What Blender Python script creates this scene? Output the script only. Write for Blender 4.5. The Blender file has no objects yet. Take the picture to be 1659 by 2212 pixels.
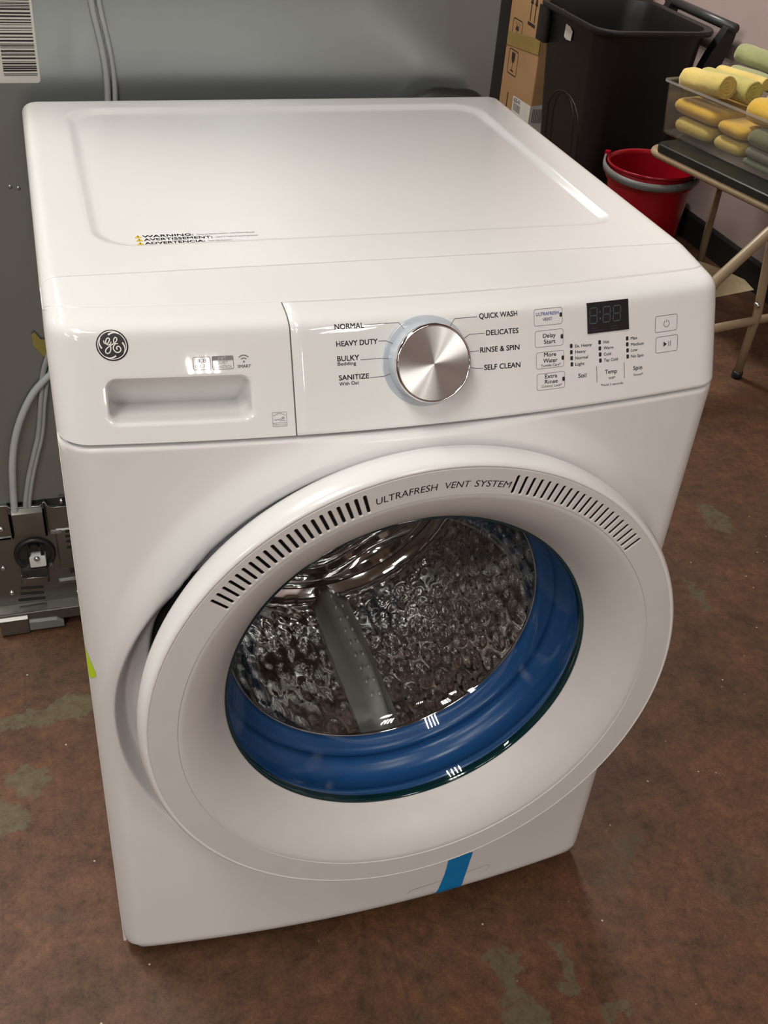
import bpy, bmesh, math, random
from mathutils import Vector, Matrix, noise
random.seed(7)
SC = bpy.context.scene
COL = SC.collection

# ------------------------------------------------------------------ camera, world, exposure
cam_d = bpy.data.cameras.new('camera')
cam = bpy.data.objects.new('camera', cam_d); COL.objects.link(cam)
cam.location = (-0.3425, -0.8900, 1.4417)
cam.rotation_euler = (0.934936, -0.0711408, -0.293517)
cam_d.sensor_fit = 'VERTICAL'; cam_d.sensor_height = 36.0
cam_d.lens = 2289.8 / 2212 * 36.0
cam_d.clip_start = 0.02
SC.camera = cam
world = bpy.data.worlds.new('world'); SC.world = world; world.use_nodes = True
world.node_tree.nodes['Background'].inputs[0].default_value = (1.0, 0.95, 0.87, 1)
world.node_tree.nodes['Background'].inputs[1].default_value = 0.0
SC.view_settings.view_transform = 'Standard'; SC.view_settings.look = 'None'
SC.view_settings.gamma = 1.0; SC.view_settings.use_curve_mapping = False
SC.view_settings.exposure = 0.0
SC.cycles.use_denoising = True
SC.cycles.max_bounces = 10; SC.cycles.transparent_max_bounces = 16
SC.cycles.caustics_reflective = False; SC.cycles.caustics_refractive = False
CEIL = 3.1
TUBE_POWER = 15.0      # watts of each fluorescent tube
TUBE_COLOR = (1.0, 0.972, 0.918)
# fixture centre x, y, relative strength; last three added to brighten back right and front
FIXTURES = [(-1.3, 1.2, 0.70), (-0.9, -0.9, 0.45), (-0.5, -8.0, 0.8), (-2.6, -5.0, 0.6), (1.1, -5.4, 0.55), (-3.6, -2.5, 0.7), (-3.4, 2.6, 0.8), (0.75, 2.9, 1.3), (0.7, -3.2, 0.42), (-1.8, -3.2, 0.5)]

# ------------------------------------------------------------------ materials
def mat(name, color, rough=0.5, metal=0.0, spec=0.5, coat=0.0, coat_rough=0.05, sheen=0.0):
    m = bpy.data.materials.new(name); m.use_nodes = True
    b = m.node_tree.nodes['Principled BSDF']
    b.inputs['Base Color'].default_value = (*color, 1)
    b.inputs['Roughness'].default_value = rough
    b.inputs['Metallic'].default_value = metal
    b.inputs['Specular IOR Level'].default_value = spec
    b.inputs['Coat Weight'].default_value = coat
    b.inputs['Coat Roughness'].default_value = coat_rough
    b.inputs['Sheen Weight'].default_value = sheen
    return m
def N(m, kind): return m.node_tree.nodes.new(kind)
def L(m, a, b): m.node_tree.links.new(a, b)
def BS(m): return m.node_tree.nodes['Principled BSDF']
def ramp(m, fac, stops):
    r = N(m, 'ShaderNodeValToRGB'); e = r.color_ramp.elements
    while len(e) < len(stops): e.new(0.5)
    for i, (p, c) in enumerate(stops): e[i].position = p; e[i].color = (*c, 1) if len(c) == 3 else c
    L(m, fac, r.inputs['Fac']); return r.outputs['Color']
def noise_fac(m, scale, detail=4, rough=0.55, coord='Object', stretch=None, dist=0.0):
    tc = N(m, 'ShaderNodeTexCoord'); out = tc.outputs[coord]
    if stretch:
        mp = N(m, 'ShaderNodeMapping'); mp.inputs['Scale'].default_value = stretch; L(m, out, mp.inputs['Vector']); out = mp.outputs['Vector']
    n = N(m, 'ShaderNodeTexNoise'); n.inputs['Scale'].default_value = scale; n.inputs['Detail'].default_value = detail
    n.inputs['Roughness'].default_value = rough; n.inputs['Distortion'].default_value = dist
    L(m, out, n.inputs['Vector']); return n.outputs['Fac']
def bump(m, fac, strength=0.2, dist=0.01):
    b = N(m, 'ShaderNodeBump'); b.inputs['Strength'].default_value = strength; b.inputs['Distance'].default_value = dist
    L(m, fac, b.inputs['Height']); L(m, b.outputs['Normal'], BS(m).inputs['Normal'])
def mixc(m, fac, a, b, mode='MIX'):
    x = N(m, 'ShaderNodeMix'); x.data_type = 'RGBA'; x.blend_type = mode
    if hasattr(fac, 'is_linked'): L(m, fac, x.inputs['Factor'])
    else: x.inputs['Factor'].default_value = fac
    for s, v in ((6, a), (7, b)):
        if hasattr(v, 'is_linked'): L(m, v, x.inputs[s])
        else: x.inputs[s].default_value = (*v, 1)
    return x.outputs[2]
def mathn(m, op, a, b=None, clamp=False):
    x = N(m, 'ShaderNodeMath'); x.operation = op; x.use_clamp = clamp
    for i, v in enumerate((a, b)):
        if v is None: continue
        if hasattr(v, 'is_linked'): L(m, v, x.inputs[i])
        else: x.inputs[i].default_value = v
    return x.outputs[0]
def noisy(name, c1, c2, scale, rough=0.5, metal=0.0, bs=0.0, spec=0.5, stretch=None, **k):
    m = mat(name, c1, rough, metal, spec, **k)
    f = noise_fac(m, scale, stretch=stretch)
    L(m, ramp(m, f, [(0.35, c1), (0.65, c2)]), BS(m).inputs['Base Color'])
    if bs: bump(m, noise_fac(m, scale * 3, 3, stretch=stretch), bs, 0.002)
    return m

WHITE = (0.80, 0.79, 0.77)
M_top = noisy('white enamel', (0.79, 0.785, 0.775), (0.80, 0.795, 0.785), 14, 0.2, spec=0.5)
M_front = noisy('white painted steel', (0.79, 0.78, 0.775), (0.80, 0.79, 0.785), 10, 0.27)
M_console = noisy('white glossy plastic', (0.78, 0.775, 0.765), (0.785, 0.78, 0.77), 9, 0.035)
M_rim = noisy('white satin plastic', (0.79, 0.785, 0.778), (0.795, 0.79, 0.783), 9, 0.2)
M_band = noisy('pale grey matte plastic', (0.63, 0.605, 0.59), (0.645, 0.62, 0.605), 30, 0.42)
M_seam = mat('dark seam', (0.02, 0.02, 0.02), 0.7)
M_black = noisy('black plastic', (0.012, 0.012, 0.012), (0.018, 0.018, 0.018), 20, 0.4)
M_ink = mat('black print', (0.015, 0.012, 0.015), 0.5)
M_grey = mat('grey print', (0.22, 0.21, 0.20), 0.5)
M_midgrey = mat('thin grey print', (0.10, 0.09, 0.09), 0.5)
M_blue_ink = mat('blue print', (0.03, 0.06, 0.42), 0.5)
M_paleblue = mat('pale blue print', (0.13, 0.16, 0.36), 0.5)
M_white_ink = mat('white print', (0.85, 0.84, 0.80), 0.4)
M_yellow_ink = mat('yellow print', (0.75, 0.52, 0.03), 0.5)
M_chrome = mat('chrome', (0.80, 0.79, 0.77), 0.06, 1.0)
M_skirt = noisy('frosted blue grey plastic', (0.50, 0.54, 0.60), (0.53, 0.57, 0.62), 20, 0.12, coat=0.6)
M_disp = mat('black display glass', (0.004, 0.005, 0.007), 0.08, coat=0.3)
M_seg = mat('unlit segment', (0.05, 0.07, 0.09), 0.4)
M_gasket = noisy('blue rubber', (0.015, 0.088, 0.27), (0.018, 0.10, 0.30), 6, 0.28, spec=0.5)
M_teal = mat('teal glass edge', (0.0, 0.022, 0.027), 0.08, coat=0.5)
M_baffle = noisy('grey baffle plastic', (0.52, 0.51, 0.49), (0.57, 0.56, 0.53), 20, 0.3)
M_darksteel = noisy('dark inner steel', (0.05, 0.05, 0.05), (0.07, 0.07, 0.07), 8, 0.4, metal=0.6)
M_galv = noisy('galvanised steel', (0.30, 0.30, 0.29), (0.36, 0.36, 0.34), 12, 0.4, metal=0.8)
M_hose = mat('dark hose rubber', (0.02, 0.018, 0.016), 0.5)
M_hose_h = M_hose
M_tape = noisy('blue masking tape', (0.0, 0.20, 0.52), (0.0, 0.23, 0.56), 60, 0.6, bs=0.15)
M_lime = mat('lime sticker', (0.55, 0.80, 0.02), 0.5)
def m_brushed():
    m = mat('radially brushed metal', (0.72, 0.715, 0.70), 0.34, 1.0)
    b = BS(m); b.inputs['Anisotropic'].default_value = 1.0
    t = N(m, 'ShaderNodeTangent'); t.direction_type = 'RADIAL'; t.axis = 'Y'
    L(m, t.outputs['Tangent'], b.inputs['Tangent'])
    return m
M_brushed = m_brushed()
def m_drum():
    m = mat('polished drum steel', (0.76, 0.76, 0.755), 0.07, 1.0)
    return m
M_drum = m_drum()
def m_glass(name, tint, haze, blend=0.25):
    m = bpy.data.materials.new(name); m.use_nodes = True; nt = m.node_tree
    for n in list(nt.nodes): nt.nodes.remove(n)
    out = nt.nodes.new('ShaderNodeOutputMaterial')
    tr = nt.nodes.new('ShaderNodeBsdfTransparent'); tr.inputs[0].default_value = (*tint, 1)
    gl = nt.nodes.new('ShaderNodeBsdfGlossy'); gl.inputs['Roughness'].default_value = 0.02
    lw = nt.nodes.new('ShaderNodeLayerWeight'); lw.inputs['Blend'].default_value = blend
    mr = nt.nodes.new('ShaderNodeMapRange'); mr.inputs['To Min'].default_value = 0.045; mr.inputs['To Max'].default_value = 0.75
    pw = nt.nodes.new('ShaderNodeMath'); pw.operation = 'POWER'; pw.inputs[1].default_value = 3.0
    nt.links.new(lw.outputs['Facing'], pw.inputs[0]); nt.links.new(pw.outputs[0], mr.inputs['Value'])
    mx = nt.nodes.new('ShaderNodeMixShader'); nt.links.new(mr.outputs[0], mx.inputs[0])
    nt.links.new(tr.outputs[0], mx.inputs[1]); nt.links.new(gl.outputs[0], mx.inputs[2])
    last = mx
    if haze:
        df = nt.nodes.new('ShaderNodeBsdfDiffuse'); df.inputs[0].default_value = (0.7, 0.68, 0.62, 1)
        m2 = nt.nodes.new('ShaderNodeMixShader'); m2.inputs[0].default_value = haze
        nt.links.new(mx.outputs[0], m2.inputs[1]); nt.links.new(df.outputs[0], m2.inputs[2]); last = m2
    nt.links.new(last.outputs[0], out.inputs[0]); return m
M_glass = m_glass('door glass', (0.965, 0.975, 0.972), 0.0)
M_clear = m_glass('clear plastic', (0.95, 0.94, 0.91), 0.05)
def m_tube():
    m = bpy.data.materials.new('fluorescent tube'); m.use_nodes = True
    b = BS(m); b.inputs['Base Color'].default_value = (0.9, 0.9, 0.88, 1)
    b.inputs['Emission Color'].default_value = (*TUBE_COLOR, 1); b.inputs['Emission Strength'].default_value = 6.0
    return m
M_fixture = mat('white fixture enamel', (0.75, 0.75, 0.73), 0.4)

# ------------------------------------------------------------------ mesh helpers
def mesh_data(name, verts, faces, m=None, smooth=True):
    me = bpy.data.meshes.new(name); me.from_pydata([tuple(v) for v in verts], [], faces)
    me.validate(); me.update()
    if m: me.materials.append(m)
    if smooth: me.polygons.foreach_set('use_smooth', [True] * len(me.polygons))
    return me
def fix_normals(me):
    bm = bmesh.new(); bm.from_mesh(me); bmesh.ops.recalc_face_normals(bm, faces=bm.faces); bm.to_mesh(me); bm.free()
def obj(name, verts, faces, m, parent=None, smooth=True, label=None, recalc=True, mw=None, sharp=None):
    me = mesh_data(name, verts, faces, m, smooth)
    if recalc: fix_normals(me)
    if sharp is not None: me.set_sharp_from_angle(angle=math.radians(sharp))
    o = bpy.data.objects.new(name, me); COL.objects.link(o)
    if parent: o.parent = parent
    if mw is not None: o.matrix_local = mw
    if label: o['label'] = label
    return o
def inst(src, parent, mw=None):
    o = src.copy(); COL.objects.link(o); o.parent = parent
    if mw is not None: o.matrix_local = mw
    return o
def empty(name, loc, label, cat, group=None, rz=0):
    o = bpy.data.objects.new(name, None); COL.objects.link(o); o.location = loc; o.rotation_euler = (0, 0, rz)
    o['label'] = label; o['category'] = cat; o.empty_display_size = 0.05
    if group: o['group'] = group
    return o
def tag(o, label, cat, group=None):
    o['label'] = label; o['category'] = cat
    if group: o['group'] = group
    return o
class MB:
    def __init__(s): s.v = []; s.f = []
    def add(s, V, F):
        n = len(s.v); s.v += [tuple(p) for p in V]; s.f += [tuple(i + n for i in f) for f in F]; return s
    def box(s, x0, x1, y0, y1, z0, z1, M=None):
        V = [Vector((x, y, z)) for x in (x0, x1) for y in (y0, y1) for z in (z0, z1)]
        if M is not None: V = [M @ p for p in V]
        return s.add(V, [(0, 1, 3, 2), (4, 6, 7, 5), (0, 4, 5, 1), (2, 3, 7, 6), (0, 2, 6, 4), (1, 5, 7, 3)])
    def tube(s, pts, r, n=12, cap=True, closed=False):
        V, F = tube_geo(pts, r, n, cap, closed); return s.add(V, F)
    def loops(s, loops, closed=True, cap0=False, cap1=False):
        V, F = loft(loops, closed, cap0, cap1); return s.add(V, F)
    def build(s, name, m, parent=None, **k): return obj(name, s.v, s.f, m, parent, **k)
def tube_geo(pts, r, n=12, cap=True, closed=False):
    P = [Vector(p) for p in pts]; k = len(P); rr = r if isinstance(r, (list, tuple)) else [r] * k
    V = []; F = []; T = []
    for i in range(k):
        a = P[(i - 1) % k] if (closed or i > 0) else P[i]; b = P[(i + 1) % k] if (closed or i < k - 1) else P[i]
        T.append((b - a).normalized())
    up = Vector((0, 0, 1)) if abs(T[0].z) < 0.9 else Vector((1, 0, 0))
    nrm = (up - T[0] * up.dot(T[0])).normalized()
    for i in range(k):
        nrm = (nrm - T[i] * nrm.dot(T[i])).normalized(); bn = T[i].cross(nrm)
        for j in range(n):
            a = 2 * math.pi * j / n
            V.append(P[i] + (nrm * math.cos(a) + bn * math.sin(a)) * rr[i])
    for i in range(k if closed else k - 1):
        for j in range(n):
            F.append((i * n + j, i * n + (j + 1) % n, ((i + 1) % k) * n + (j + 1) % n, ((i + 1) % k) * n + j))
    if cap and not closed:
        F.append(tuple(range(n - 1, -1, -1))); F.append(tuple((k - 1) * n + j for j in range(n)))
    return V, F
def smooth_path(pts, n=8):
    P = [Vector(p) for p in pts]; out = []
    for i in range(len(P) - 1):
        p0 = P[max(i - 1, 0)]; p1 = P[i]; p2 = P[i + 1]; p3 = P[min(i + 2, len(P) - 1)]
        for k in range(n):
            t = k / n
            out.append(0.5 * (2 * p1 + (p2 - p0) * t + (2 * p0 - 5 * p1 + 4 * p2 - p3) * t * t + (3 * p1 - p0 - 3 * p2 + p3) * t ** 3))
    out.append(P[-1]); return out
def loft(loops, closed=True, cap0=False, cap1=False):
    n = len(loops[0]); V = [p for l in loops for p in l]; F = []
    for i in range(len(loops) - 1):
        for j in range(n if closed else n - 1):
            F.append((i * n + j, i * n + (j + 1) % n, (i + 1) * n + (j + 1) % n, (i + 1) * n + j))
    if cap0: F.append(tuple(range(n - 1, -1, -1)))
    if cap1: F.append(tuple((len(loops) - 1) * n + j for j in range(n)))
    return V, F
def lathe_geo(prof, n=96, a0=0.0, a1=2 * math.pi):
    full = abs(a1 - a0 - 2 * math.pi) < 1e-6; V = []; F = []; k = len(prof); m = n if full else n + 1
    for j in range(m):
        a = a0 + (a1 - a0) * j / n
        for r, d in prof: V.append((r * math.sin(a), d, r * math.cos(a)))
    for j in range(n):
        j2 = (j + 1) % m
        for i in range(k - 1):
            q = (j * k + i, j * k + i + 1, j2 * k + i + 1, j2 * k + i)
            F.append(q)
    return V, F
def lathe(name, prof, m, parent, n=96, mw=None, label=None, sharp=None):
    V, F = lathe_geo(prof, n)
    me = mesh_data(name, V, F, m)
    bm = bmesh.new(); bm.from_mesh(me); bmesh.ops.remove_doubles(bm, verts=bm.verts, dist=1e-6)
    bmesh.ops.recalc_face_normals(bm, faces=bm.faces); bm.to_mesh(me); bm.free()
    me.polygons.foreach_set('use_smooth', [True] * len(me.polygons))
    if sharp: me.set_sharp_from_angle(angle=math.radians(sharp))
    o = bpy.data.objects.new(name, me); COL.objects.link(o); o.parent = parent
    if mw is not None: o.matrix_local = mw
    if label: o['label'] = label
    return o
def rrect(x0, x1, y0, y1, r, n=8):
    rs = r if isinstance(r, (list, tuple)) else [r] * 4          # corners: x1y1, x0y1, x0y0, x1y0
    out = []
    for (cx, cy, a), q in zip(((x1, y1, 0), (x0, y1, 90), (x0, y0, 180), (x1, y0, 270)), rs):
        sx = -1 if cx == x1 else 1; sy = -1 if cy == y1 else 1
        for k in range(n + 1):
            t = math.radians(a + 90 * k / n)
            out.append((cx + sx * q + q * math.cos(t), cy + sy * q + q * math.sin(t)))
    return out
def ribbon(poly, w, fn, closed=False):
    P = [Vector(p) for p in poly]; k = len(P); V = []; F = []; ws = w if isinstance(w, (list, tuple)) else [w] * k
    for i in range(k):
        a = P[(i - 1) % k] if (closed or i) else P[i]; b = P[(i + 1) % k] if (closed or i < k - 1) else P[i]
        t1 = (P[i] - a); t2 = (b - P[i])
        t1 = t1.normalized() if t1.length > 1e-9 else t2.normalized()
        t2 = t2.normalized() if t2.length > 1e-9 else t1
        t = (t1 + t2); t = t.normalized() if t.length > 1e-6 else t1
        nn = Vector((-t.y, t.x)); c = max(0.5, Vector((-t1.y, t1.x)).dot(nn)); h = ws[i] / 2 / c
        V.append(fn(*(P[i] + nn * h))); V.append(fn(*(P[i] - nn * h)))
    for i in range(k if closed else k - 1):
        j = (i + 1) % k; F.append((2 * i, 2 * i + 1, 2 * j + 1, 2 * j))
    return V, F
def disc2(cx, cy, rx, ry, fn, n=24):
    return [fn(cx + rx * math.cos(2 * math.pi * i / n), cy + ry * math.sin(2 * math.pi * i / n)) for i in range(n)], [tuple(range(n))]
_tc = {}
def text_geo(s, bold=0.0, shear=0.0):
    key = (s, bold, shear)
    if key in _tc: return _tc[key]
    def grab(body):
        c = bpy.data.curves.new('t', 'FONT'); c.body = body; c.size = 1.0; c.resolution_u = 3; c.offset = bold; c.shear = shear
        o = bpy.data.objects.new('t', c); COL.objects.link(o)
        dg = bpy.context.evaluated_depsgraph_get(); dg.update()
        me = bpy.data.meshes.new_from_object(o.evaluated_get(dg))
        V = [(v.co.x, v.co.y) for v in me.vertices]; F = [tuple(p.vertices) for p in me.polygons]
        bpy.data.objects.remove(o); bpy.data.curves.remove(c); bpy.data.meshes.remove(me); return V, F
    if 'H' not in _tc:
        _tc['H'] = max(v[1] for v in grab('H')[0])
    V, F = grab(s); h = _tc['H']; x0 = min(v[0] for v in V); x1 = max(v[0] for v in V)
    V = [((x - x0) / (x1 - x0), y / h) for x, y in V]
    _tc[key] = (V, F, (x1 - x0) / h); return _tc[key]
def text_on(name, s, A, B, cap, m, fn, parent, bold=0.012, shear=0.0):
    V, F, w = text_geo(s, 0.0, shear); A = Vector(A); B = Vector(B); d = B - A; up = Vector((-d.y, d.x)).normalized(); dn = d.normalized()
    VV = []; FF = []
    for k, (ox, oy) in enumerate(((0, 0), (bold, 0), (0, bold), (bold, bold)) if bold else ((0, 0),)):   # overstruck for weight
        b0 = len(VV); VV += [fn(*(A + d * x + up * (cap * (y + oy)) + dn * (cap * ox))) for x, y in V]; FF += [tuple(i + b0 for i in f) for f in F]
    return obj(name, VV, FF, m, parent, smooth=False, recalc=False)
def sstep(t): t = max(0.0, min(1.0, t)); return t * t * (3 - 2 * t)

# ------------------------------------------------------------------ room shell
def floor_material():
    m = mat('stained concrete', (0.1, 0.05, 0.03), 0.5)
    n1 = noise_fac(m, 2.4, 6, 0.65); n2 = noise_fac(m, 13, 9, 0.74); n3 = noise_fac(m, 260, 4, 0.75); n5 = noise_fac(m, 55, 8, 0.78, dist=0.3)
    base = ramp(m, n1, [(0.30, (0.068, 0.039, 0.023)), (0.46, (0.091, 0.045, 0.024)), (0.60, (0.109, 0.051, 0.027)), (0.75, (0.088, 0.055, 0.032))])
    fine = ramp(m, n2, [(0.28, (0.50, 0.52, 0.54)), (0.5, (1, 1, 1)), (0.72, (1.50, 1.42, 1.34))])
    c = mixc(m, 1.0, base, fine, 'MULTIPLY')
    c = mixc(m, 1.0, c, ramp(m, n5, [(0.26, (0.45, 0.45, 0.45)), (0.48, (1, 1, 1)), (0.75, (1.6, 1.5, 1.42))]), 'MULTIPLY')
    grain = ramp(m, n3, [(0.22, (0.60, 0.60, 0.60)), (0.5, (1, 1, 1)), (0.8, (1.5, 1.5, 1.5))])
    c = mixc(m, 0.9, c, grain, 'MULTIPLY')
    # long faint scuffs running front to back
    sc = noise_fac(m, 1.0, 3, 0.5, stretch=(70, 2.2, 1))
    c = mixc(m, mathn(m, 'MULTIPLY', ramp(m, sc, [(0.62, (0, 0, 0)), (0.70, (1, 1, 1))]), 0.35), c, (0.035, 0.026, 0.02))
    # worn grey-green patches with a shape of their own: x, y, radius x, radius y
    tc = N(m, 'ShaderNodeTexCoord'); total = None
    nz = N(m, 'ShaderNodeTexNoise'); nz.inputs['Scale'].default_value = 19; nz.inputs['Detail'].default_value = 9; nz.inputs['Roughness'].default_value = 0.72; L(m, tc.outputs['Object'], nz.inputs['Vector'])
    add = N(m, 'ShaderNodeVectorMath'); add.operation = 'MULTIPLY_ADD'; L(m, nz.outputs['Color'], add.inputs[0])
    add.inputs[1].default_value = (0.11, 0.11, 0); L(m, tc.outputs['Object'], add.inputs[2])
    for x, y, rx, ry in PATCHES:
        mp = N(m, 'ShaderNodeMapping'); mp.vector_type = 'POINT'
        mp.inputs['Location'].default_value = (-(x + 0.055) / rx, -(y + 0.055) / ry, 0); mp.inputs['Scale'].default_value = (1 / rx, 1 / ry, 0)
        L(m, add.outputs[0], mp.inputs['Vector'])
        ln = N(m, 'ShaderNodeVectorMath'); ln.operation = 'LENGTH'; L(m, mp.outputs[0], ln.inputs[0])
        k = mathn(m, 'SUBTRACT', 1.25, ln.outputs['Value'])
        total = k if total is None else mathn(m, 'MAXIMUM', total, k)
    mask = mathn(m, 'MULTIPLY', total, 7.0, True)
    mask = mathn(m, 'MULTIPLY', mask, ramp(m, n5, [(0.30, (0.15, 0.15, 0.15)), (0.52, (0.85, 0.85, 0.85))]), True)
    c = mixc(m, mask, c, mixc(m, n5, (0.050, 0.045, 0.022), (0.17, 0.148, 0.085)))
    n4 = noise_fac(m, 3.6, 8, 0.72, dist=0.6)
    c = mixc(m, mathn(m, 'MULTIPLY', ramp(m, n4, [(0.60, (0, 0, 0)), (0.68, (1, 1, 1))]), 0.55), c, (0.085, 0.075, 0.055))
    vo = N(m, 'ShaderNodeTexVoronoi'); vo.inputs['Scale'].default_value = 26; L(m, tc.outputs['Object'], vo.inputs['Vector'])
    sp = ramp(m, vo.outputs['Distance'], [(0.03, (1, 1, 1)), (0.055, (0, 0, 0))])
    pick = ramp(m, vo.outputs['Color'], [(0.45, (0, 0, 0)), (0.47, (1, 1, 1))])
    c = mixc(m, mathn(m, 'MULTIPLY', sp, pick), c, (0.48, 0.42, 0.33))
    L(m, c, BS(m).inputs['Base Color'])
    L(m, ramp(m, n2, [(0.3, (0.62, 0.62, 0.62)), (0.7, (0.42, 0.42, 0.42))]), BS(m).inputs['Roughness'])
    bump(m, n2, 0.12, 0.004); BS(m).inputs['Specular IOR Level'].default_value = 0.35
    return m
PATCHES = [(-0.475, 0.49, 0.05, 0.018), (-0.39, 0.498, 0.045, 0.024), (-0.475, 0.352, 0.032, 0.024), (-0.52, 0.285, 0.035, 0.03),
           (0.172, -0.15, 0.018, 0.035), (0.172, -0.22, 0.026, 0.03), (0.262, -0.165, 0.009, 0.03), (0.25, -0.205, 0.018, 0.016), (0.303, -0.254, 0.016, 0.012), (1.09, 0.774, 0.022, 0.05), (0.9, 0.53, 0.012, 0.05)]
X0, X1, Y0, Y1 = -6.0, 1.93, -11.0, 4.2
def quad(name, pts, m, kind='structure'):
    o = obj(name, pts, [(0, 1, 2, 3)], m, smooth=False, recalc=False); o['kind'] = kind; return o
quad('floor', [(X0, Y0, 0), (X1, Y0, 0), (X1, Y1, 0), (X0, Y1, 0)], floor_material())
M_wall = noisy('mauve painted wall', (0.40, 0.305, 0.285), (0.44, 0.335, 0.31), 3, 0.75, bs=0.1)
M_wall2 = noisy('dim beige wall', (0.20, 0.18, 0.155), (0.23, 0.205, 0.18), 2, 0.8)
M_ceil = noisy('off white ceiling', (0.40, 0.38, 0.35), (0.44, 0.42, 0.38), 2, 0.9)
quad('wall_right', [(X1, Y0, 0), (X1, Y0, CEIL), (X1, Y1, CEIL), (X1, Y1, 0)], M_wall)
quad('wall_back', [(X0, Y1, 0), (X1, Y1, 0), (X1, Y1, CEIL), (X0, Y1, CEIL)], M_wall2)
quad('wall_left', [(X0, Y0, 0), (X0, Y1, 0), (X0, Y1, CEIL), (X0, Y0, CEIL)], M_wall2)
quad('wall_front', [(X0, Y0, 0), (X0, Y0, CEIL), (X1, Y0, CEIL), (X1, Y0, 0)], M_wall2)
quad('ceiling', [(X0, Y0, CEIL), (X0, Y1, CEIL), (X1, Y1, CEIL), (X1, Y0, CEIL)], M_ceil)
bb = MB().loops([[(X1 - 0.012, y, 0), (X1 - 0.012, y, 0.09), (X1 - 0.006, y, 0.10), (X1 - 0.0005, y, 0.10)] for y in (Y0, Y1)], closed=False)
bb = bb.build('baseboard_right', mat('black rubber baseboard', (0.012, 0.011, 0.010), 0.5), smooth=False); bb['kind'] = 'structure'

# ceiling light fixtures: housing, two end caps, four tubes
M_tube = m_tube()
def fixture_parts():
    hb = MB().loops([[(sx * w, y, z) for (sx, w, z) in ((-1, 0.30, 0.0), (-1, 0.24, 0.06), (1, 0.24, 0.06), (1, 0.30, 0.0))] for y in (-0.64, 0.64)], closed=True, cap0=True, cap1=True)
    return hb
for i, (fx, fy, k) in enumerate(FIXTURES):
    words = ['ceiling light fixture above the grey refrigerator panel', 'ceiling light fixture above the person taking the picture', 'ceiling light fixture mirrored in the detergent drawer', 'ceiling light fixture far behind the viewpoint near the centre', 'ceiling light fixture far behind the viewpoint to the right', 'ceiling light fixture at the left behind the viewpoint', 'ceiling light fixture at the far left beyond the refrigerator', 'fill light fixture added above the bin and carton to brighten the back right', 'fill light fixture added a few steps behind the viewpoint to the right', 'fill light fixture added a few steps behind the viewpoint to the left'][i]
    e = empty('ceiling_light', (fx, fy, CEIL - 0.065), 'four tube ' + words, 'ceiling light', 'fluorescent ceiling lights')
    fixture_parts().build('housing', M_fixture, e, smooth=False)
    for j in range(4):
        x = -0.18 + 0.12 * j
        MB().tube([(x, -0.6, -0.018), (x, 0.6, -0.018)], 0.013, 10).build('tube', M_tube, e)
        ld = bpy.data.lights.new('tube_light', 'AREA'); ld.shape = 'RECTANGLE'; ld.size = 0.03; ld.size_y = 1.2
        ld.energy = TUBE_POWER * k; ld.color = TUBE_COLOR
        lo = bpy.data.objects.new('tube_light', ld); COL.objects.link(lo); lo.parent = e; lo.location = (x, 0, -0.034)

# ------------------------------------------------------------------ washing machine
H = 0.3555
washer = empty('washing_machine', (0, 0.3, 0), 'white front loading washing machine with chrome dial and round glass door', 'washing machine')
WI = Matrix.Translation((0, -0.3, 0))           # world coordinates inside the washer's frame
def catmull2(P, n):
    return [tuple(v) for v in smooth_path([(a, b, 0) for a, b in P], n)]
def makeprof():
    a, b = (-.0467, .886), (-.0098, .977)
    rnd = [(v[0], v[1]) for v in catmull2([(-.0098, .977), (-.0062, .9834), (.0008, .9876), (.0115, .9900), (.03, .9916), (.06, .9938), (.107, .997)], 8)]
    pts = [(a[0] + (b[0] - a[0]) * k / 16, a[1] + (b[1] - a[1]) * k / 16) for k in range(16)] + rnd
    v = [0]
    for p, q in zip(pts, pts[1:]): v.append(v[-1] + math.hypot(q[0] - p[0], q[1] - p[1]))
    off = math.hypot(.0247, .061); return pts, [q - off for q in v]
PR, PV = makeprof(); VEND = PV[-1]
def prof(v):
    if v <= PV[0]:
        d = v - PV[0]; return PR[0][0] + d * .375, PR[0][1] + d * .927
    for i in range(len(PV) - 1):
        if v <= PV[i + 1]:
            t = (v - PV[i]) / (PV[i + 1] - PV[i]); return PR[i][0] + (PR[i + 1][0] - PR[i][0]) * t, PR[i][1] + (PR[i + 1][1] - PR[i][1]) * t
    return PR[-1]
def bow(x):
    b = .2 * x * x; r = .03; s = (abs(x) - (H - r)) / r
    if s > 0: b += r * (1 - math.sqrt(max(0, 1 - min(s, 1) ** 2)))
    return b
def S(x, v):
    y, z = prof(v); w = min(1, max(0, (.107 - y) / .09)); t = (abs(x) - (H - .016)) / .016; dz = 0
    if t > 0: dz = .016 * (1 - math.sqrt(max(0, 1 - min(t, 1) ** 2))) * min(1, max(0, (z - .96) / .03))
    return Vector((x, y + bow(x) * w, z - dz))
NIN = Vector((0, .927, -.375))                  # into the console
def Soff(x, v, d):
    e = 1e-3; xa = min(x + e, H); xb = max(x - e, -H); va = min(v + e, VEND); vb = v - e
    n = (S(xa, v) - S(xb, v)).cross(S(x, va) - S(x, vb))
    n = n.normalized() if n.length > 1e-12 else -NIN
    return S(x, v) + n * d
def PRINT(x, v): return Soff(x, v, 0.00025)
VS = 0.0770; XD = -0.1335
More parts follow.
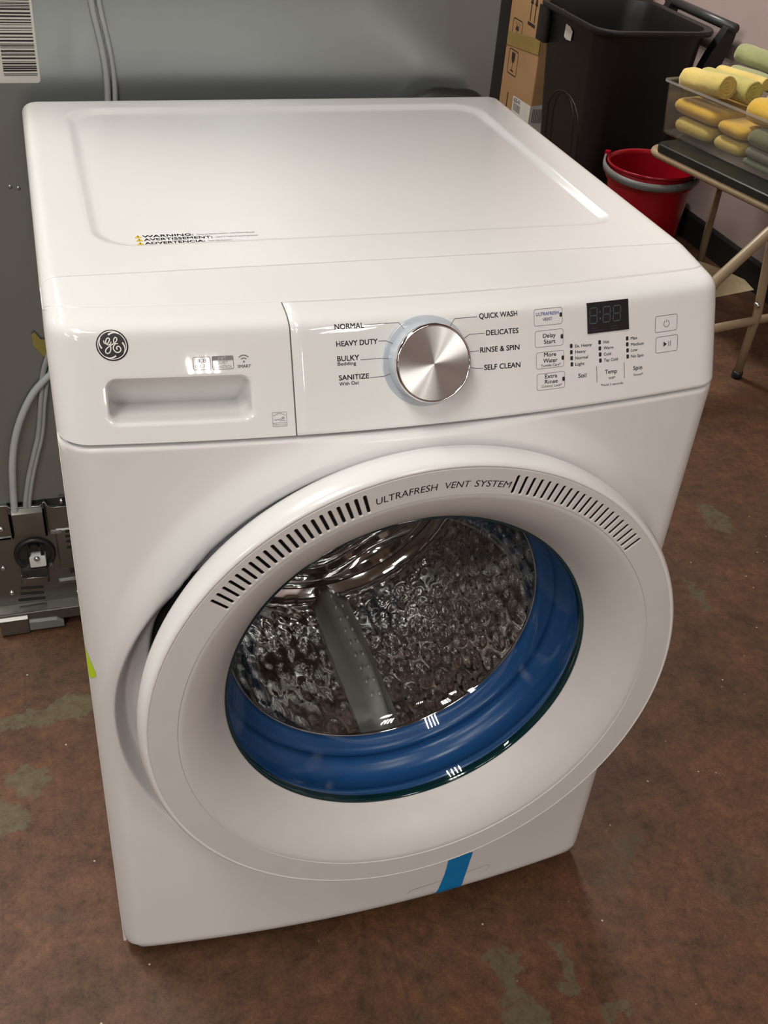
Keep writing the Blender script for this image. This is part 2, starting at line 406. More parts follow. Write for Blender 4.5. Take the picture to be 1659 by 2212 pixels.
def console_piece(name, m, xs, vs, parent, label=None):
    # a shell over the console surface whose border rolls inwards by a millimetre
    xs = [xs[0]] + [xs[0] + .0005] + xs[1:-1] + [xs[-1] - .0005] + [xs[-1]]
    vs = [vs[0]] + [vs[0] + .0005] + vs[1:-1] + [vs[-1] - .0005] + [vs[-1]]
    V = []; F = []; nv = len(vs)
    for i, x in enumerate(xs):
        for j, v in enumerate(vs):
            edge = i in (0, len(xs) - 1) or j in (0, nv - 1)
            V.append(Soff(x, v, -.0009 if edge and abs(x) < H - .002 else 0.0) if edge else S(x, v))
    for i in range(len(xs) - 1):
        for j in range(nv - 1): F.append((i * nv + j, i * nv + j + 1, (i + 1) * nv + j + 1, (i + 1) * nv + j))
    # side walls running back to the cabinet top
    for i in (0, len(xs) - 1):
        if abs(xs[i]) > H - .001:
            b0 = len(V)
            for j in range(nv):
                p = V[i * nv + j]; V.append(Vector((p[0], .107, p[2])))
            for j in range(nv - 1): F.append((i * nv + j, i * nv + j + 1, b0 + j + 1, b0 + j))
    return obj(name, V, F, m, parent, mw=WI, label=label)
def lin(a, b, n): return [a + (b - a) * i / n for i in range(n + 1)]
def xend(a, b, n, m=10):                        # samples that crowd towards +-H ends
    out = []
    if a <= -H + 1e-6: out += [-H + .034 * (1 - math.cos(math.pi / 2 * i / m)) for i in range(m)]; a = -H + .034
    tail = []
    if b >= H - 1e-6: tail = [H - .034 * (1 - math.cos(math.pi / 2 * i / m)) for i in range(m - 1, -1, -1)]; b = H - .034
    return out + lin(a, b, n) + tail
cap_p = console_piece('console_top', M_console, xend(-H, H, 40), lin(VS + .0005, VEND - .0005, 24), washer)
ctrl = console_piece('control_panel', M_console, xend(XD + .0005, H, 40), lin(PV[0], VS, 40), washer, 'white control panel with dial, display and printed cycle names')
# dark backing behind the seams
_sb = MB()
_sb.loops([[Soff(x, v, -.0014) for v in lin(VS - .0040, VS + .0040, 6)] for x in [max(-H + .0006, min(H - .0006, q)) for q in xend(-H, H, 60, 14)]], closed=False)
_sb.loops([[S(x, v) + NIN * .0022 for v in lin(PV[0] + .001, VS, 40)] for x in lin(XD - .002, XD + .002, 2)], closed=False)
_sb.build('seam_backing', mat('grey seam', (0.16, 0.155, 0.15), 0.6), washer, mw=WI)
# detergent drawer with its finger pocket: loops from the border of the drawer to the pocket
def drawer():
    hx0, hx1, hv0, hv1 = -.3066, -.1742, -.0465, -.0045
    def dens(c):
        out = []
        for k in range(len(c)):
            a, b = c[k], c[(k + 1) % len(c)]; m_ = {12: 40, 25: 14, 38: 40, 51: 14}.get(k, 1)
            out += [(a[0] + (b[0] - a[0]) * q / m_, a[1] + (b[1] - a[1]) * q / m_) for q in range(m_)]
        return out
    hole = dens(rrect(hx0, hx1, hv0, hv1, .010, 12))
    cx, cv = (hx0 + hx1) / 2, (hv0 + hv1) / 2; n = len(hole)
    bx0, bx1, bv0, bv1 = -H, XD - .0005, PV[0], VS
    bnd = [None] * n; mids = [6, 58, 84, 136]; crn = [(bx1, bv1), (bx0, bv1), (bx0, bv0), (bx1, bv0)]
    for c in range(4):
        a, b = mids[c], mids[(c + 1) % 4] + (n if c == 3 else 0); A, B = crn[c], crn[(c + 1) % 4]
        for k in range(a, b):
            t = (k - a) / (b - a); t = 1 - (1 - t) ** 1.9 if c == 0 else t ** 1.9 if c == 2 else t
            bnd[k % n] = [A[0] + (B[0] - A[0]) * t, A[1] + (B[1] - A[1]) * t]
    loops = []
    def ins(p, d): return (min(max(p[0], bx0 + d), bx1 - d), min(max(p[1], bv0 + d), bv1 - d))
    loops.append([Soff(*p, -.0009) if p[0] > -H + .002 else S(*p) for p in bnd])
    for s in [0.0] + [1 - (1 - k / 26) ** 1.9 for k in range(1, 27)]:
        q = []
        for p, h in zip(bnd, hole):
            hh = (h[0] + (.004 if h[0] > cx else -.004) * (1 if abs(h[0] - cx) > .056 else 0), h[1] + (.003 if h[1] > cv else -.003))
            z = ins((p[0] + (hh[0] - p[0]) * s, p[1] + (hh[1] - p[1]) * s), .0007 if s < .02 else 0)
            if s < .02 and p[0] <= -H + .0001: z = (-H + .0003, z[1])
            q.append(S(*z))
        loops.append(q)
    def pocket(shr, dep, lift, dtop=None):
        c = dens(rrect(hx0 + shr, hx1 - shr, hv0 + shr + lift, hv1 - shr * .6, max(.002, .010 - shr * .4), 12))
        dt = dep if dtop is None else dtop
        return [S(*p) + NIN * (dt + (dep - dt) * (hv1 - p[1]) / (hv1 - hv0)) for p in c]
    loops += [pocket(-.0012, .0003, 0), pocket(0, .0014, 0), pocket(.0006, .003, .0006), pocket(.0012, .014, .0025, .003), pocket(.0020, .042, .0055, .003), pocket(.0030, .075, .0085, .003)]
    V, F = loft(loops, True, False, True)
    # left end wall
    b0 = len(V); side = [i for i in range(n) if bnd[i][0] <= -H + 1e-6]
    side.sort(key=lambda i: bnd[i][1])
    for i in side: p = V[i]; V.append(Vector((p[0], .107, p[2])))
    for k in range(len(side) - 1): F.append((side[k], side[k + 1], b0 + k + 1, b0 + k))
    return obj('detergent_drawer', V, F, M_console, washer, mw=WI, sharp=38, label='white detergent drawer front with round emblem and finger pocket')
drw = drawer()

# front panel with the recess round the door
DC = (0.001, .5715)
def Fy(x, z, rec=True):
    y = -.0462 + .005 * max(0, min(1, (.88 - z) / .8)) + bow(x)
    if z < .052: s = min(1, (.052 - z) / .03); y += .026 * (1 - math.sqrt(max(0, 1 - s * s)))
    if z > .8765: s = min(1, (z - .8765) / .0055); y += .0055 * (1 - math.sqrt(max(0, 1 - s * s)))
    if rec:
        r = math.hypot(x, z - .505); rd = math.hypot(x - DC[0], z - DC[1])
        lf = sstep((-x - .12) / .10) * sstep((.74 - z) / .12)
        y += -.012 * sstep((.338 - rd) / .036) * sstep((H - abs(x)) / .04) + .030 * sstep((.292 - rd) / .014)
        y += .030 * lf * sstep((.334 - r) / .016)
    return y
def front_panel():
    n = 420; z0, z1 = .022, .882; angs = [2 * math.pi * i / n for i in range(n)]; bnd = []; circ = []
    for a in angs:
        dx, dz = math.cos(a), math.sin(a); t = 1e9
        if abs(dx) > 1e-9: t = min(t, ((H if dx > 0 else -H) - DC[0]) / dx)
        if abs(dz) > 1e-9: t = min(t, ((z1 if dz > 0 else z0) - DC[1]) / dz)
        bnd.append((DC[0] + dx * t, DC[1] + dz * t)); circ.append((dx, dz))
    for qx in (-H, H):
        for qz in (z0, z1):
            i = min(range(n), key=lambda k: (bnd[k][0] - qx) ** 2 + (bnd[k][1] - qz) ** 2); bnd[i] = (qx, qz)
    loops = [[(x, Fy(x, z, False) + .02 if abs(x) < H - .002 else max(Fy(x, z, False), .0), z) for x, z in bnd]]
    R0 = .262
    for s in [k / 60 for k in range(61)]:
        q = []
        for (bx, bz), (dx, dz) in zip(bnd, circ):
            cx, cz = DC[0] + dx * R0, DC[1] + dz * R0
            f = s ** 1.35
            x, z = bx + (cx - bx) * f, bz + (cz - bz) * f
            x = max(-H, min(H, x)); q.append((x, Fy(x, z), z))
        loops.append(q)
    for r, d in ((.259, .004), (.258, .012), (.258, .03)):
        loops.append([(DC[0] + dx * r, Fy(DC[0] + dx * .262, DC[1] + dz * .262) + d, DC[1] + dz * r) for dx, dz in circ])
    V, F = loft(loops, True)
    return obj('front_panel', V, F, M_front, washer, mw=WI, label='white bowed front panel with a round recess for the door')
front = front_panel()
# cabinet: sides, back, base
cb = MB()
for sx in (-1, 1):
    a_, b_ = sorted((sx * H, sx * (H - .004)))
    cb.box(a_, b_, .0095, .695, .022, .884); cb.box(a_, b_, .1075, .695, .884, .965)
cb.box(-H, H, .025, .69, .022, .026)
cab = cb.build('cabinet', M_front, washer, mw=WI, smooth=False)
MB().box(-H + .004, H - .004, .690, .694, .03, .965).build('rear_panel', M_galv, washer, mw=WI, smooth=False)
for fx, fy in ((-.3, .06), (.3, .06), (-.3, .62), (.3, .62)):
    o = lathe('foot', [(0, 0.0), (.022, 0.0), (.024, .004), (.022, .012), (.009, .014), (.009, .03), (0, .03)], M_hose, washer, 20, mw=WI @ Matrix.Translation((fx, fy, 0)) @ Matrix.Rotation(math.pi / 2, 4, 'X'))
# top panel with embossed field
def top_panel():
    def rl(i, z, f=0.0, r=.016): return [(x, y, z) for x, y in rrect(-H + i, H - i, .107 + f, .697 - i, [max(.003, r - i * .5), max(.003, r - i * .5), .002, .002], 10)]
    Ls = [rl(.002, .955), rl(0, .957), rl(0, .981)]
    for k in range(1, 8):
        a = math.pi / 2 * k / 7; Ls.append(rl(.016 * (1 - math.cos(a)), .981 + .016 * math.sin(a)))
    Ls.append(rl(.022, .997, .0006, .014))
    def em(i, z): return [(x, y, z) for x, y in rrect(-.3 + i, .300 - i, .172 + i * .8, .650 - i, [.045 - i * .6, .045 - i * .6, .05 - i * .6, .03 - i * .6], 10)]
    for i, z in ((-.004, .997), (0, .9968), (.003, .9958), (.0075, .9938), (.012, .9924), (.0145, .992), (.02, .992)): Ls.append(em(i, z))
    V, F = loft(Ls, True, False, True)
    # front edge flange under the console seam
    return obj('top_panel', V, F, M_top, washer, mw=WI, label='flat white top panel with an embossed rectangular field')
top = top_panel()
# hose clipped to the rear, mirrored in the metal panel behind
MB().tube(smooth_path([(.20, .713, .45), (.205, .714, .80), (.215, .716, .94), (.245, .717, .984), (.29, .717, .987), (.33, .716, .975), (.338, .714, .90), (.335, .713, .5)], 8), .014, 14).build('drain_hose', M_hose_h, washer, mw=WI)
# access cover low on the front, its seam line, and lime sticker at the left edge
def Fp(x, z, d=.0003): return Vector((x, Fy(x, z) - d, z))
cov = [(.048, .0325), (.0535, .061), (.058, .0665), (.066, .0675)] + [(.066 + (.18 - .066) * k / 8, .0675 + .012 * k / 8) for k in range(1, 9)] + [(.1835, .0775), (.184, .073), (.170, .0425)]
V, F = ribbon(cov, .0009, lambda x, z: Fp(x, z, .0004)); obj('access_cover_seam', V, F, mat('soft seam', (0.42, 0.40, 0.39), 0.5), washer, mw=WI, smooth=False)
V, F = loft([[Vector((-H - .0004, y, z)) for y, z in ((.012, .605), (.030, .612), (.034, .59), (.013, .570))]], True, True); obj('sticker', V, F, M_lime, washer, mw=WI, smooth=False, label='lime green sticker on the side edge')
_st = []
for k in range(13):                              # thin wedge following the rounded corner
    x = -.3553 + .0075 * k / 12; zt, zb = .607 - .026 * k / 12, .560 + .014 * k / 12
    _st.append([(x, Fy(x, z) - .0010, z) for z in lin(zb, zt, 6)])
V, F = loft(_st, False); obj('sticker', V, F, M_lime, washer, mw=WI, smooth=False, label='lime green sticker on the side edge')

# ---- printing on the control panel
INK = {'k': M_ink, 'g': M_grey, 'b': M_blue_ink, 'c': M_paleblue, 'w': M_white_ink}
TXT = [('NORMAL',-0.0906,0.0340,-0.0619,0.0341,0.005,'k'),('HEAVY DUTY',-0.0899,0.0178,-0.049,0.0181,0.0049,'k'),('BULKY',-0.0897,0.0036,-0.0681,0.0038,0.0049,'k'),('Bedding',-0.0896,-0.0004,-0.0714,-0.0005,0.0032,'k'),('SANITIZE',-0.0891,-0.0147,-0.0592,-0.0146,0.0047,'k'),('With Oxi',-0.089,-0.0199,-0.07,-0.0197,0.0033,'k'),
('QUICK WASH',0.0573,0.0349,0.0988,0.0345,0.005,'k'),('DELICATES',0.0643,0.0179,0.0998,0.0174,0.005,'k'),('RINSE & SPIN',0.0576,0.0013,0.1007,0.0006,0.0051,'k'),('SELF CLEAN',0.0616,-0.0165,0.1015,-0.0172,0.0051,'k'),
('ULTRAFRESH',0.1196,0.0323,0.1454,0.0323,0.0032,'b'),('VENT',0.1272,0.0269,0.1382,0.0268,0.0031,'c'),('Delay',0.1275,0.0098,0.1419,0.0096,0.0041,'k'),('Start',0.1286,0.0036,0.1417,0.0035,0.0041,'k'),('More',0.1286,-0.0096,0.1425,-0.0098,0.0041,'k'),('Water',0.1277,-0.0157,0.144,-0.016,0.0041,'k'),('Tumble Care*',0.1252,-0.0198,0.1479,-0.02,0.0025,'g'),('Extra',0.1296,-0.0318,0.1437,-0.032,0.004,'k'),('Rinse',0.1295,-0.0374,0.1444,-0.0376,0.004,'k'),('Control Lock*',0.1258,-0.0411,0.1493,-0.0414,0.0025,'g'),
('Ex. Heavy',0.1646,-0.0037,0.1844,-0.004,0.003,'k'),('Heavy',0.165,-0.0098,0.1773,-0.01,0.003,'k'),('Normal',0.1652,-0.0162,0.18,-0.0164,0.003,'k'),('Light',0.1652,-0.0225,0.1759,-0.0227,0.003,'k'),('Soil',0.1686,-0.0356,0.1781,-0.0358,0.0043,'k'),('Hot',0.1983,-0.0031,0.2053,-0.0033,0.003,'k'),('Warm',0.1987,-0.0094,0.2106,-0.0097,0.003,'k'),('Cold',0.1989,-0.0159,0.2079,-0.0161,0.003,'k'),('Tap Cold',0.1993,-0.0222,0.2163,-0.0227,0.003,'k'),('Temp',0.2006,-0.0354,0.2153,-0.0358,0.0043,'k'),('Wifi*',0.2051,-0.0415,0.2133,-0.0417,0.0025,'g'),('*Hold 3 seconds',0.1958,-0.0479,0.2232,-0.0485,0.0025,'g'),
('Max',0.2318,-0.003,0.2401,-0.0031,0.003,'k'),('Medium',0.2322,-0.0095,0.2483,-0.0099,0.003,'k'),('Low',0.2325,-0.0155,0.2407,-0.0157,0.003,'k'),('No Spin',0.2327,-0.022,0.2483,-0.0224,0.003,'k'),('Spin',0.2356,-0.0355,0.2469,-0.0359,0.0043,'k'),('Sound*',0.2362,-0.0418,0.2481,-0.0422,0.0025,'g')]
for s, xa, va, xb, vb, cap, k in TXT:
    text_on('printed_word', s, (xa, va), (xb, vb), cap, INK[k], PRINT, ctrl, 0.045 if cap > .0045 else 0.03)
LINES = [[(-0.0614,0.0372),(-0.0267,0.0371),(-0.0209,0.0301),(-0.0201,0.0233)],[(-0.0481,0.0207),(-0.0404,0.0205),(-0.0317,0.0166),(-0.0265,0.0114)],[(-0.0668,0.0039),(-0.0466,0.0039),(-0.0357,0.0028),(-0.0276,0.0007)],[(-0.0582,-0.0139),(-0.044,-0.0139),(-0.0363,-0.0114),(-0.0276,-0.0092)],
[(0.0551,0.0371),(0.0312,0.0371),(0.0250,0.0284)],[(0.0626,0.0203),(0.0467,0.0205),(0.0360,0.0145)],[(0.0564,0.0034),(0.0400,0.0034)],[(0.0605,-0.0144),(0.0539,-0.0142),(0.040,-0.0105)],[(0.1904,-0.026),(0.1914,-0.0432)],[(0.2241,-0.0258),(0.2251,-0.0428)]]
def dense(P, step=.004):
    out = []
    for a, b in zip(P, P[1:]):
        k = max(1, int(math.hypot(b[0] - a[0], b[1] - a[1]) / step)); out += [(a[0] + (b[0] - a[0]) * i / k, a[1] + (b[1] - a[1]) * i / k) for i in range(k)]
    return out + [P[-1]]
for l in LINES:
    V, F = ribbon(dense(l), .00055, PRINT); obj('pointer_line', V, F, M_midgrey, ctrl, smooth=False, recalc=False)
def btn(x0, x1, v0, v1, tw):
    V, F = ribbon(dense(rrect(x0, x1, v0, v1, .0022, 5) , .004), .00038 * tw, PRINT, True); return obj('button_outline', V, F, M_midgrey, ctrl, smooth=False, recalc=False)
for x0, x1, v0, v1 in ((.1176, .1495, .0224, .0390), (.1187, .1506, .0007, .0172), (.1198, .1517, -.0214, -.0048), (.1206, .1527, -.0435, -.0266)): btn(x0, x1, v0, v1, 1.0)
for x0, x1, v0, v1 in ((.2625, .2906, .0008, .0177), (.2638, .2918, -.0212, -.0044)): btn(x0, x1, v0, v1, 1.25)
LED = [(0.1479,0.0316),(0.1493,0.0094),(0.1504,-0.0125),(0.1513,-0.0344),(0.1601,-0.0015),(0.1603,-0.0079),(0.1606,-0.0141),(0.161,-0.0205),(0.1938,-0.0013),(0.1942,-0.0077),(0.1946,-0.014),(0.195,-0.0204),(0.2274,-0.001),(0.2277,-0.0072),(0.2282,-0.0136),(0.2285,-0.0201)]
for x, v in LED:
    V, F = loft([[Soff(a, b, d) for a, b in rrect(x - .0014, x + .0014, v - .0021, v + .0021, .0008, 3)] for d in (0, .0005)], True, False, True)
    obj('indicator_light', V, F, M_black, ctrl, recalc=False, sharp=30)
# power and play symbols
px, pv = .2769, .0088
V, F = ribbon([(px + .0034 * math.sin(a), pv + .0034 * math.cos(a)) for a in [0.55 + (2 * math.pi - 1.1) * k / 24 for k in range(25)]], .0006, PRINT); obj('power_symbol', V, F, M_midgrey, ctrl, smooth=False)
V, F = ribbon([(px, pv + .0015), (px, pv + .0048)], .0006, PRINT); obj('power_symbol', V, F, M_midgrey, ctrl, smooth=False)
obj('play_symbol', [PRINT(.2737, -.0099), PRINT(.2738, -.0155), PRINT(.2779, -.0128)], [(0, 1, 2)], M_ink, ctrl, smooth=False)
for x in (.2803, .2826):
    V, F = ribbon([(x, -.0101), (x, -.0156)], .0006, PRINT); obj('pause_symbol', V, F, M_ink, ctrl, smooth=False)
# display
_c = [Soff(.1793, .0088, .0), Soff(.2288, .0086, .0), Soff(.2276, .0402, .0), Soff(.1781, .0403, .0)]
_n = (_c[1] - _c[0]).cross(_c[3] - _c[0]).normalized()
def DP(x, v, d=.0016):
    a = (x - .1797) / .05; b = (v - .0087) / .0321
    return (_c[0] * (1 - a) + _c[1] * a) * (1 - b) + (_c[3] * (1 - a) + _c[2] * a) * b + _n * d
V = [DP(*q, -.003) for q in ((.1797, .0087), (.2297, .0087), (.2297, .0408), (.1797, .0408))] + [DP(*q) for q in ((.1797, .0087), (.2297, .0087), (.2297, .0408), (.1797, .0408))]
F = [(4, 5, 6, 7), (0, 1, 5, 4), (1, 2, 6, 5), (2, 3, 7, 6), (3, 0, 4, 7)]
disp = obj('display', V, F, M_disp, ctrl and washer, mw=WI, smooth=False, label='black clock display with unlit segments')
def D(x, v): return DP(x, v, .0018)
def seg7(cx, cv, w, h):
    g = .0006; s = .07
    def P(x, v): return (cx + x + s * v, cv + v)
    hw, hh = w / 2, h / 2
    for a, b in (((-hw + g, hh), (hw - g, hh)), ((-hw + g, 0), (hw - g, 0)), ((-hw + g, -hh), (hw - g, -hh)), ((-hw, g), (-hw, hh - g)), ((hw, g), (hw, hh - g)), ((-hw, -hh + g), (-hw, -g)), ((hw, -hh + g), (hw, -g))):
        V, F = ribbon([P(*a), P(*b)], .0011, D); obj('display_segment', V, F, M_seg, disp, smooth=False)
for cx in (.1868, .2027, .2151): seg7(cx, .0271, .0086, .0160)
for v in (.0305, .0235):
    V, F = disc2(.1945, v, .0009, .0011, D); obj('display_segment', V, F, M_seg, disp, smooth=False)
for a, b in (((.183, .0140), (.192, .0140)), ((.206, .0140), (.2155, .0140)), ((.183, .0115), (.199, .0115)), ((.206, .0115), (.216, .0115))):
    V, F = ribbon([a, b], .0007, D); obj('display_segment', V, F, mat('faint print', (0.02, 0.026, 0.032), 0.4), disp, smooth=False)
# everything printed hangs in the panel's own frame
# ---- drawer printing
def es(x, v): return PRINT(x, v)
def box_outline(x0, x1, v0, v1, m, w=.0005, r=.0014):
    V, F = ribbon(dense(rrect(x0, x1, v0, v1, r, 4)), w, PRINT, True); obj('printed_frame', V, F, m, drw, smooth=False)
box_outline(-.2261, -.2103, .0022, .0140, M_grey); box_outline(-.2085, -.1890, .0021, .0143, M_grey)
V, F = loft([[PRINT(x, v) for x in lin(-.2085, -.1890, 8)] for v in (.0102, .0143)], False); obj('printed_band', V, F, M_grey, drw, smooth=False)
def PR2(x, v): return Soff(x, v, .0005)
text_on('printed_word', 'dBT', (-.2033, .0107), (-.1955, .0107), .0030, M_white_ink, PR2, drw, .05)
for s, xa, va, xb, cap in (('QUIET', -.2047, .0069, -.1941, .0027), ('CONTROL', -.2073, .0030, -.1904, .0027), ('SMART', -.1854, .0026, -.173, .0027), ('4.8', -.2228, .0088, -.2140, .0037), ('CU. FT.', -.2247, .0040, -.2118, .0030)):
    text_on('printed_word', s, (xa, va), (xb, va), cap, M_grey, PRINT, drw, .06 if s == 'SMART' else .0)
V, F = disc2(-.1792, .0083, .0010, .0010, PRINT, 16); obj('wifi_symbol', V, F, M_grey, drw, smooth=False)
for r in (.0033, .0060):
    V, F = ribbon([(-.1792 + r * math.sin(a), .0083 + r * math.cos(a)) for a in lin(-.85, .85, 14)], .0012, PRINT); obj('wifi_symbol', V, F, M_grey, drw, smooth=False)
box_outline(-.1561, -.1424, -.0554, -.0417, M_midgrey, .00032, .0001)
for pl, w in (([(-.1561, -.0521), (-.1424, -.0520)], .0003), ([(-.1552 + .0118 * k / 12, -.0465 + .0036 * math.sin(math.pi * (.12 + .76 * k / 12))) for k in range(13)], .00035),
              ([(-.1545 + .0009 * k, -.0492 + .0006 * math.sin(k * 2.1) + .0001 * k) for k in range(9)], .0004),
              ([(-.1459 + .0017 * math.cos(math.pi / 2 + 4 * math.pi / 5 * k) , -.0475 + .0017 * math.sin(math.pi / 2 + 4 * math.pi / 5 * k)) for k in range(6)], .0003), ([(-.1492, -.0503), (-.1475, -.0496), (-.1458, -.0503), (-.144, -.0497)], .0004)):
    V, F = ribbon(pl, w, PRINT); obj('energy_mark', V, F, M_midgrey, drw, smooth=False)
text_on('printed_word', 'ENERGY STAR', (-.1553, -.0544), (-.1432, -.0544), .0014, M_grey, PRINT, drw, 0.0)
# round emblem
bx, bv, bR = -.2972, .0270, .0142
V, F = loft([[Soff(bx + r * math.cos(a), bv + r * math.sin(a), d) for a in [2 * math.pi * k / 48 for k in range(48)]] for r, d in ((bR, -.0003), (bR, .0006), (bR - .0003, .0008), (bR * .75, .0008), (bR * .5, .0008), (bR * .25, .0008), (bR * .02, .0008))], True, False, True)
badge = obj('emblem', V, F, M_ink, washer, mw=WI, sharp=40, label='round black and white emblem with script letters')
def E2(x, v): return Soff(x, v, .00115)
def ec(p): return (bx + (p[0] - 772) / 475 * bR, bv - (p[1] - 850) / 462 * bR)
def stroke(pts, w, closed=False, n=6):
    P = [ec(p) for p in pts]; P = [(v.x, v.y) for v in smooth_path([(a, b, 0) for a, b in P], n)]
    ws = w if not isinstance(w, (list, tuple)) else [w[0] + (w[1] - w[0]) * i / (len(P) - 1) for i in range(len(P))]
    V, F = ribbon(P, ws, E2); obj('emblem_stroke', V, F, M_white_ink, badge, smooth=False)
u = bR / 475
V, F = ribbon([(bx + .885 * bR * math.cos(a), bv + .885 * bR * math.sin(a)) for a in [2 * math.pi * k / 64 for k in range(64)]], 24 * u, E2, True); obj('emblem_ring', V, F, M_white_ink, badge, smooth=False)
SW = 33 * u
for st in ([(545, 700), (540, 745), (570, 790), (640, 790), (690, 730), (715, 665), (680, 628), (630, 655), (600, 725), (605, 790), (650, 828), (705, 815), (755, 735)],
           [(755, 735), (722, 830), (725, 930), (690, 1040), (620, 1085), (565, 1050), (575, 975), (650, 900), (760, 830), (850, 775), (915, 715), (930, 650), (895, 615), (850, 650), (832, 720), (850, 790), (950, 798)],
           [(870, 805), (815, 870), (800, 950), (850, 1035), (930, 1060), (1000, 1020), (1018, 945), (970, 880), (910, 893), (893, 940), (925, 972)]):
    stroke(st, SW)
for k in range(4):
    a = k * math.pi / 2
    def rt(x, y): return (772 + (x - 772) * math.cos(a) - (y - 850) * math.sin(a), 850 + (x - 772) * math.sin(a) + (y - 850) * math.cos(a))
    stroke([rt(1010, 525), rt(900, 483), rt(800, 487), rt(712, 525)], [14 * u, 50 * u])
    V, F = disc2(*ec(rt(708, 527)), 28 * u, 28 * u, E2, 14); obj('emblem_stroke', V, F, M_white_ink, badge, smooth=False)

# ---- dial
def frame(o, y, z): return Matrix(((1, 0, 0, o[0]), (0, y[1], z[1], o[1]), (0, y[2], z[2], o[2]), (0, 0, 0, 1)))
KM = WI @ frame(S(0.0, -.002), NIN, Vector((0, .375, .927)))
knob = lathe('dial', [(.0392, .002), (.0390, -.002), (.0386, -.010), (.0380, -.0175)], M_skirt, washer, 72, mw=KM, label='large round dial with brushed metal face')
V, F = loft([[Soff(r * math.cos(a), -.002 + r * math.sin(a), d) for a in [2 * math.pi * k / 72 for k in range(72)]] for r, d in ((.0450, .00002), (.0447, .00015), (.0432, .00017), (.0428, .00012), (.0400, .00012), (.0360, .00012))], True)
obj('dial_surround', V, F, M_skirt, ctrl, label='pale blue grey ring round the dial')
lathe('dial_ring', [(.0380, -.0175), (.0386, -.0185), (.0389, -.0205), (.0387, -.0228), (.0380, -.0243), (.0369, -.0248), (.0361, -.0246), (.0358, -.0241)], M_chrome, knob, 72, mw=Matrix())
lathe('dial_face', [(.0358, -.0242), (.018, -.02405), (.0002, -.0239)], M_brushed, knob, 96, mw=Matrix())

# ---- door
PH = math.radians(2.2)
DMW = WI @ frame((DC[0], -.125, DC[1]), Vector((0, math.cos(PH), -math.sin(PH))), Vector((0, math.sin(PH), math.cos(PH))))
RO, RI = .3048, .2742
door = lathe('door', [(RI, .0012), (RI - .0012, .0008), (.268, .0022), (.258, .0062), (.246, .0135), (.235, .0235), (.226, .0345), (.2195, .0435), (.2165, .0475)], M_band, washer, 160, mw=DMW, label='round ajar door with glass bowl and vent slots')
lathe('door_rim', [(RO, .0014), (RO + .0008, .0002), (.3078, .0006), (.3105, .0032), (.3126, .0085), (.3138, .0155), (.3138, .0225), (.3118, .031), (.3070, .0405), (.2990, .0500), (.2880, .0560), (.234, .0580)], M_rim, door, 160, mw=Matrix(), label='glossy white outer rim of the door')
# band with slots: each slot a cell with a real recess
def polar(a, r, d): return Vector((r * math.sin(a), d, r * math.cos(a)))
SL_R0, SL_R1, SL_W = .2768, .2978, .0031
step_l, step_r = math.radians(35.15 / 20), math.radians(36.4 / 20)
slots = [math.radians(-16.5) - step_l * k for k in range(21)] + [math.radians(14.55) + step_r * k for k in range(21)]
def band_cell(da):
    # cell in the slot's own frame (slot along local Z at angle 0)
    rows = 10; out = []; inn = []
    hw = SL_W / 2; c0, c1 = SL_R0 + hw, SL_R1 - hw; m_ = 6
    hole = [(hw * math.cos(t), c1 + hw * math.sin(t)) for t in [math.pi * k / m_ for k in range(m_ + 1)]] + [(-hw * math.cos(t), c0 - hw * math.sin(t)) for t in [math.pi * k / m_ for k in range(m_ + 1)]]
    nh = len(hole); outer = []
    for k, (x, z) in enumerate(hole):
        top_half = k <= m_
        f = (k if top_half else k - m_ - 1) / m_
        a = (da / 2) * (1 - 2 * f) * (1 if top_half else -1)
        r = (RO - .0006) if top_half else (RI + .0004)
        outer.append(polar(a, r, 0))
    def hl(scale, d): return [Vector((x * scale + (0), d, (z - (c0 + c1) / 2) * (1 + (scale - 1) * hw / ((c1 - c0) / 2 + hw)) + (c0 + c1) / 2)) for x, z in hole]
    V, F = loft([outer, hl(1.5, 0.0), hl(1.28, .0003), hl(1.0, .0016), hl(.90, .007)], True, False, False)
    V2, F2 = [tuple(p) for p in hl(.90, .007)], [tuple(range(nh))]
    return V, F, V2, F2
def Rot(a): return Matrix.Rotation(a, 4, 'Y')
src = {}
for a in slots:
    key = 'l' if a < 0 else 'r'
    if key not in src:
        V, F, V2, F2 = band_cell(step_l if key == 'l' else step_r)
        o = obj('vent_slot', V + V2, F + [tuple(i + len(V) for i in f) for f in F2], M_band, door, mw=Rot(a), sharp=20)
        o.data.materials.append(M_black); o.data.polygons[len(o.data.polygons) - 1].material_index = 1
        for p in o.data.polygons:
            if all(o.data.vertices[i].co.y > .0015 for i in p.vertices): p.material_index = 1
        src[key] = o
    else: inst(src[key], door, Rot(a))
def sector(a0, a1, n):
    V = []; F = []; rs = [(RI, .0012), (RI + .0004, 0.0), (RO - .0006, 0.0), (RO, .0012)]
    for j in range(n + 1):
        a = a0 + (a1 - a0) * j / n; V += [polar(a, r, d) for r, d in rs]
    for j in range(n):
        for i in range(3): F.append((j * 4 + i, j * 4 + i + 1, (j + 1) * 4 + i + 1, (j + 1) * 4 + i))
    return V, F
bm_ = MB()
la0, la1 = slots[20] - step_l / 2, slots[0] + step_l / 2; ra0, ra1 = slots[21] - step_r / 2, slots[41] + step_r / 2
bm_.add(*sector(la1, ra0, 24)); bm_.add(*sector(ra1, 2 * math.pi + la0, 160))
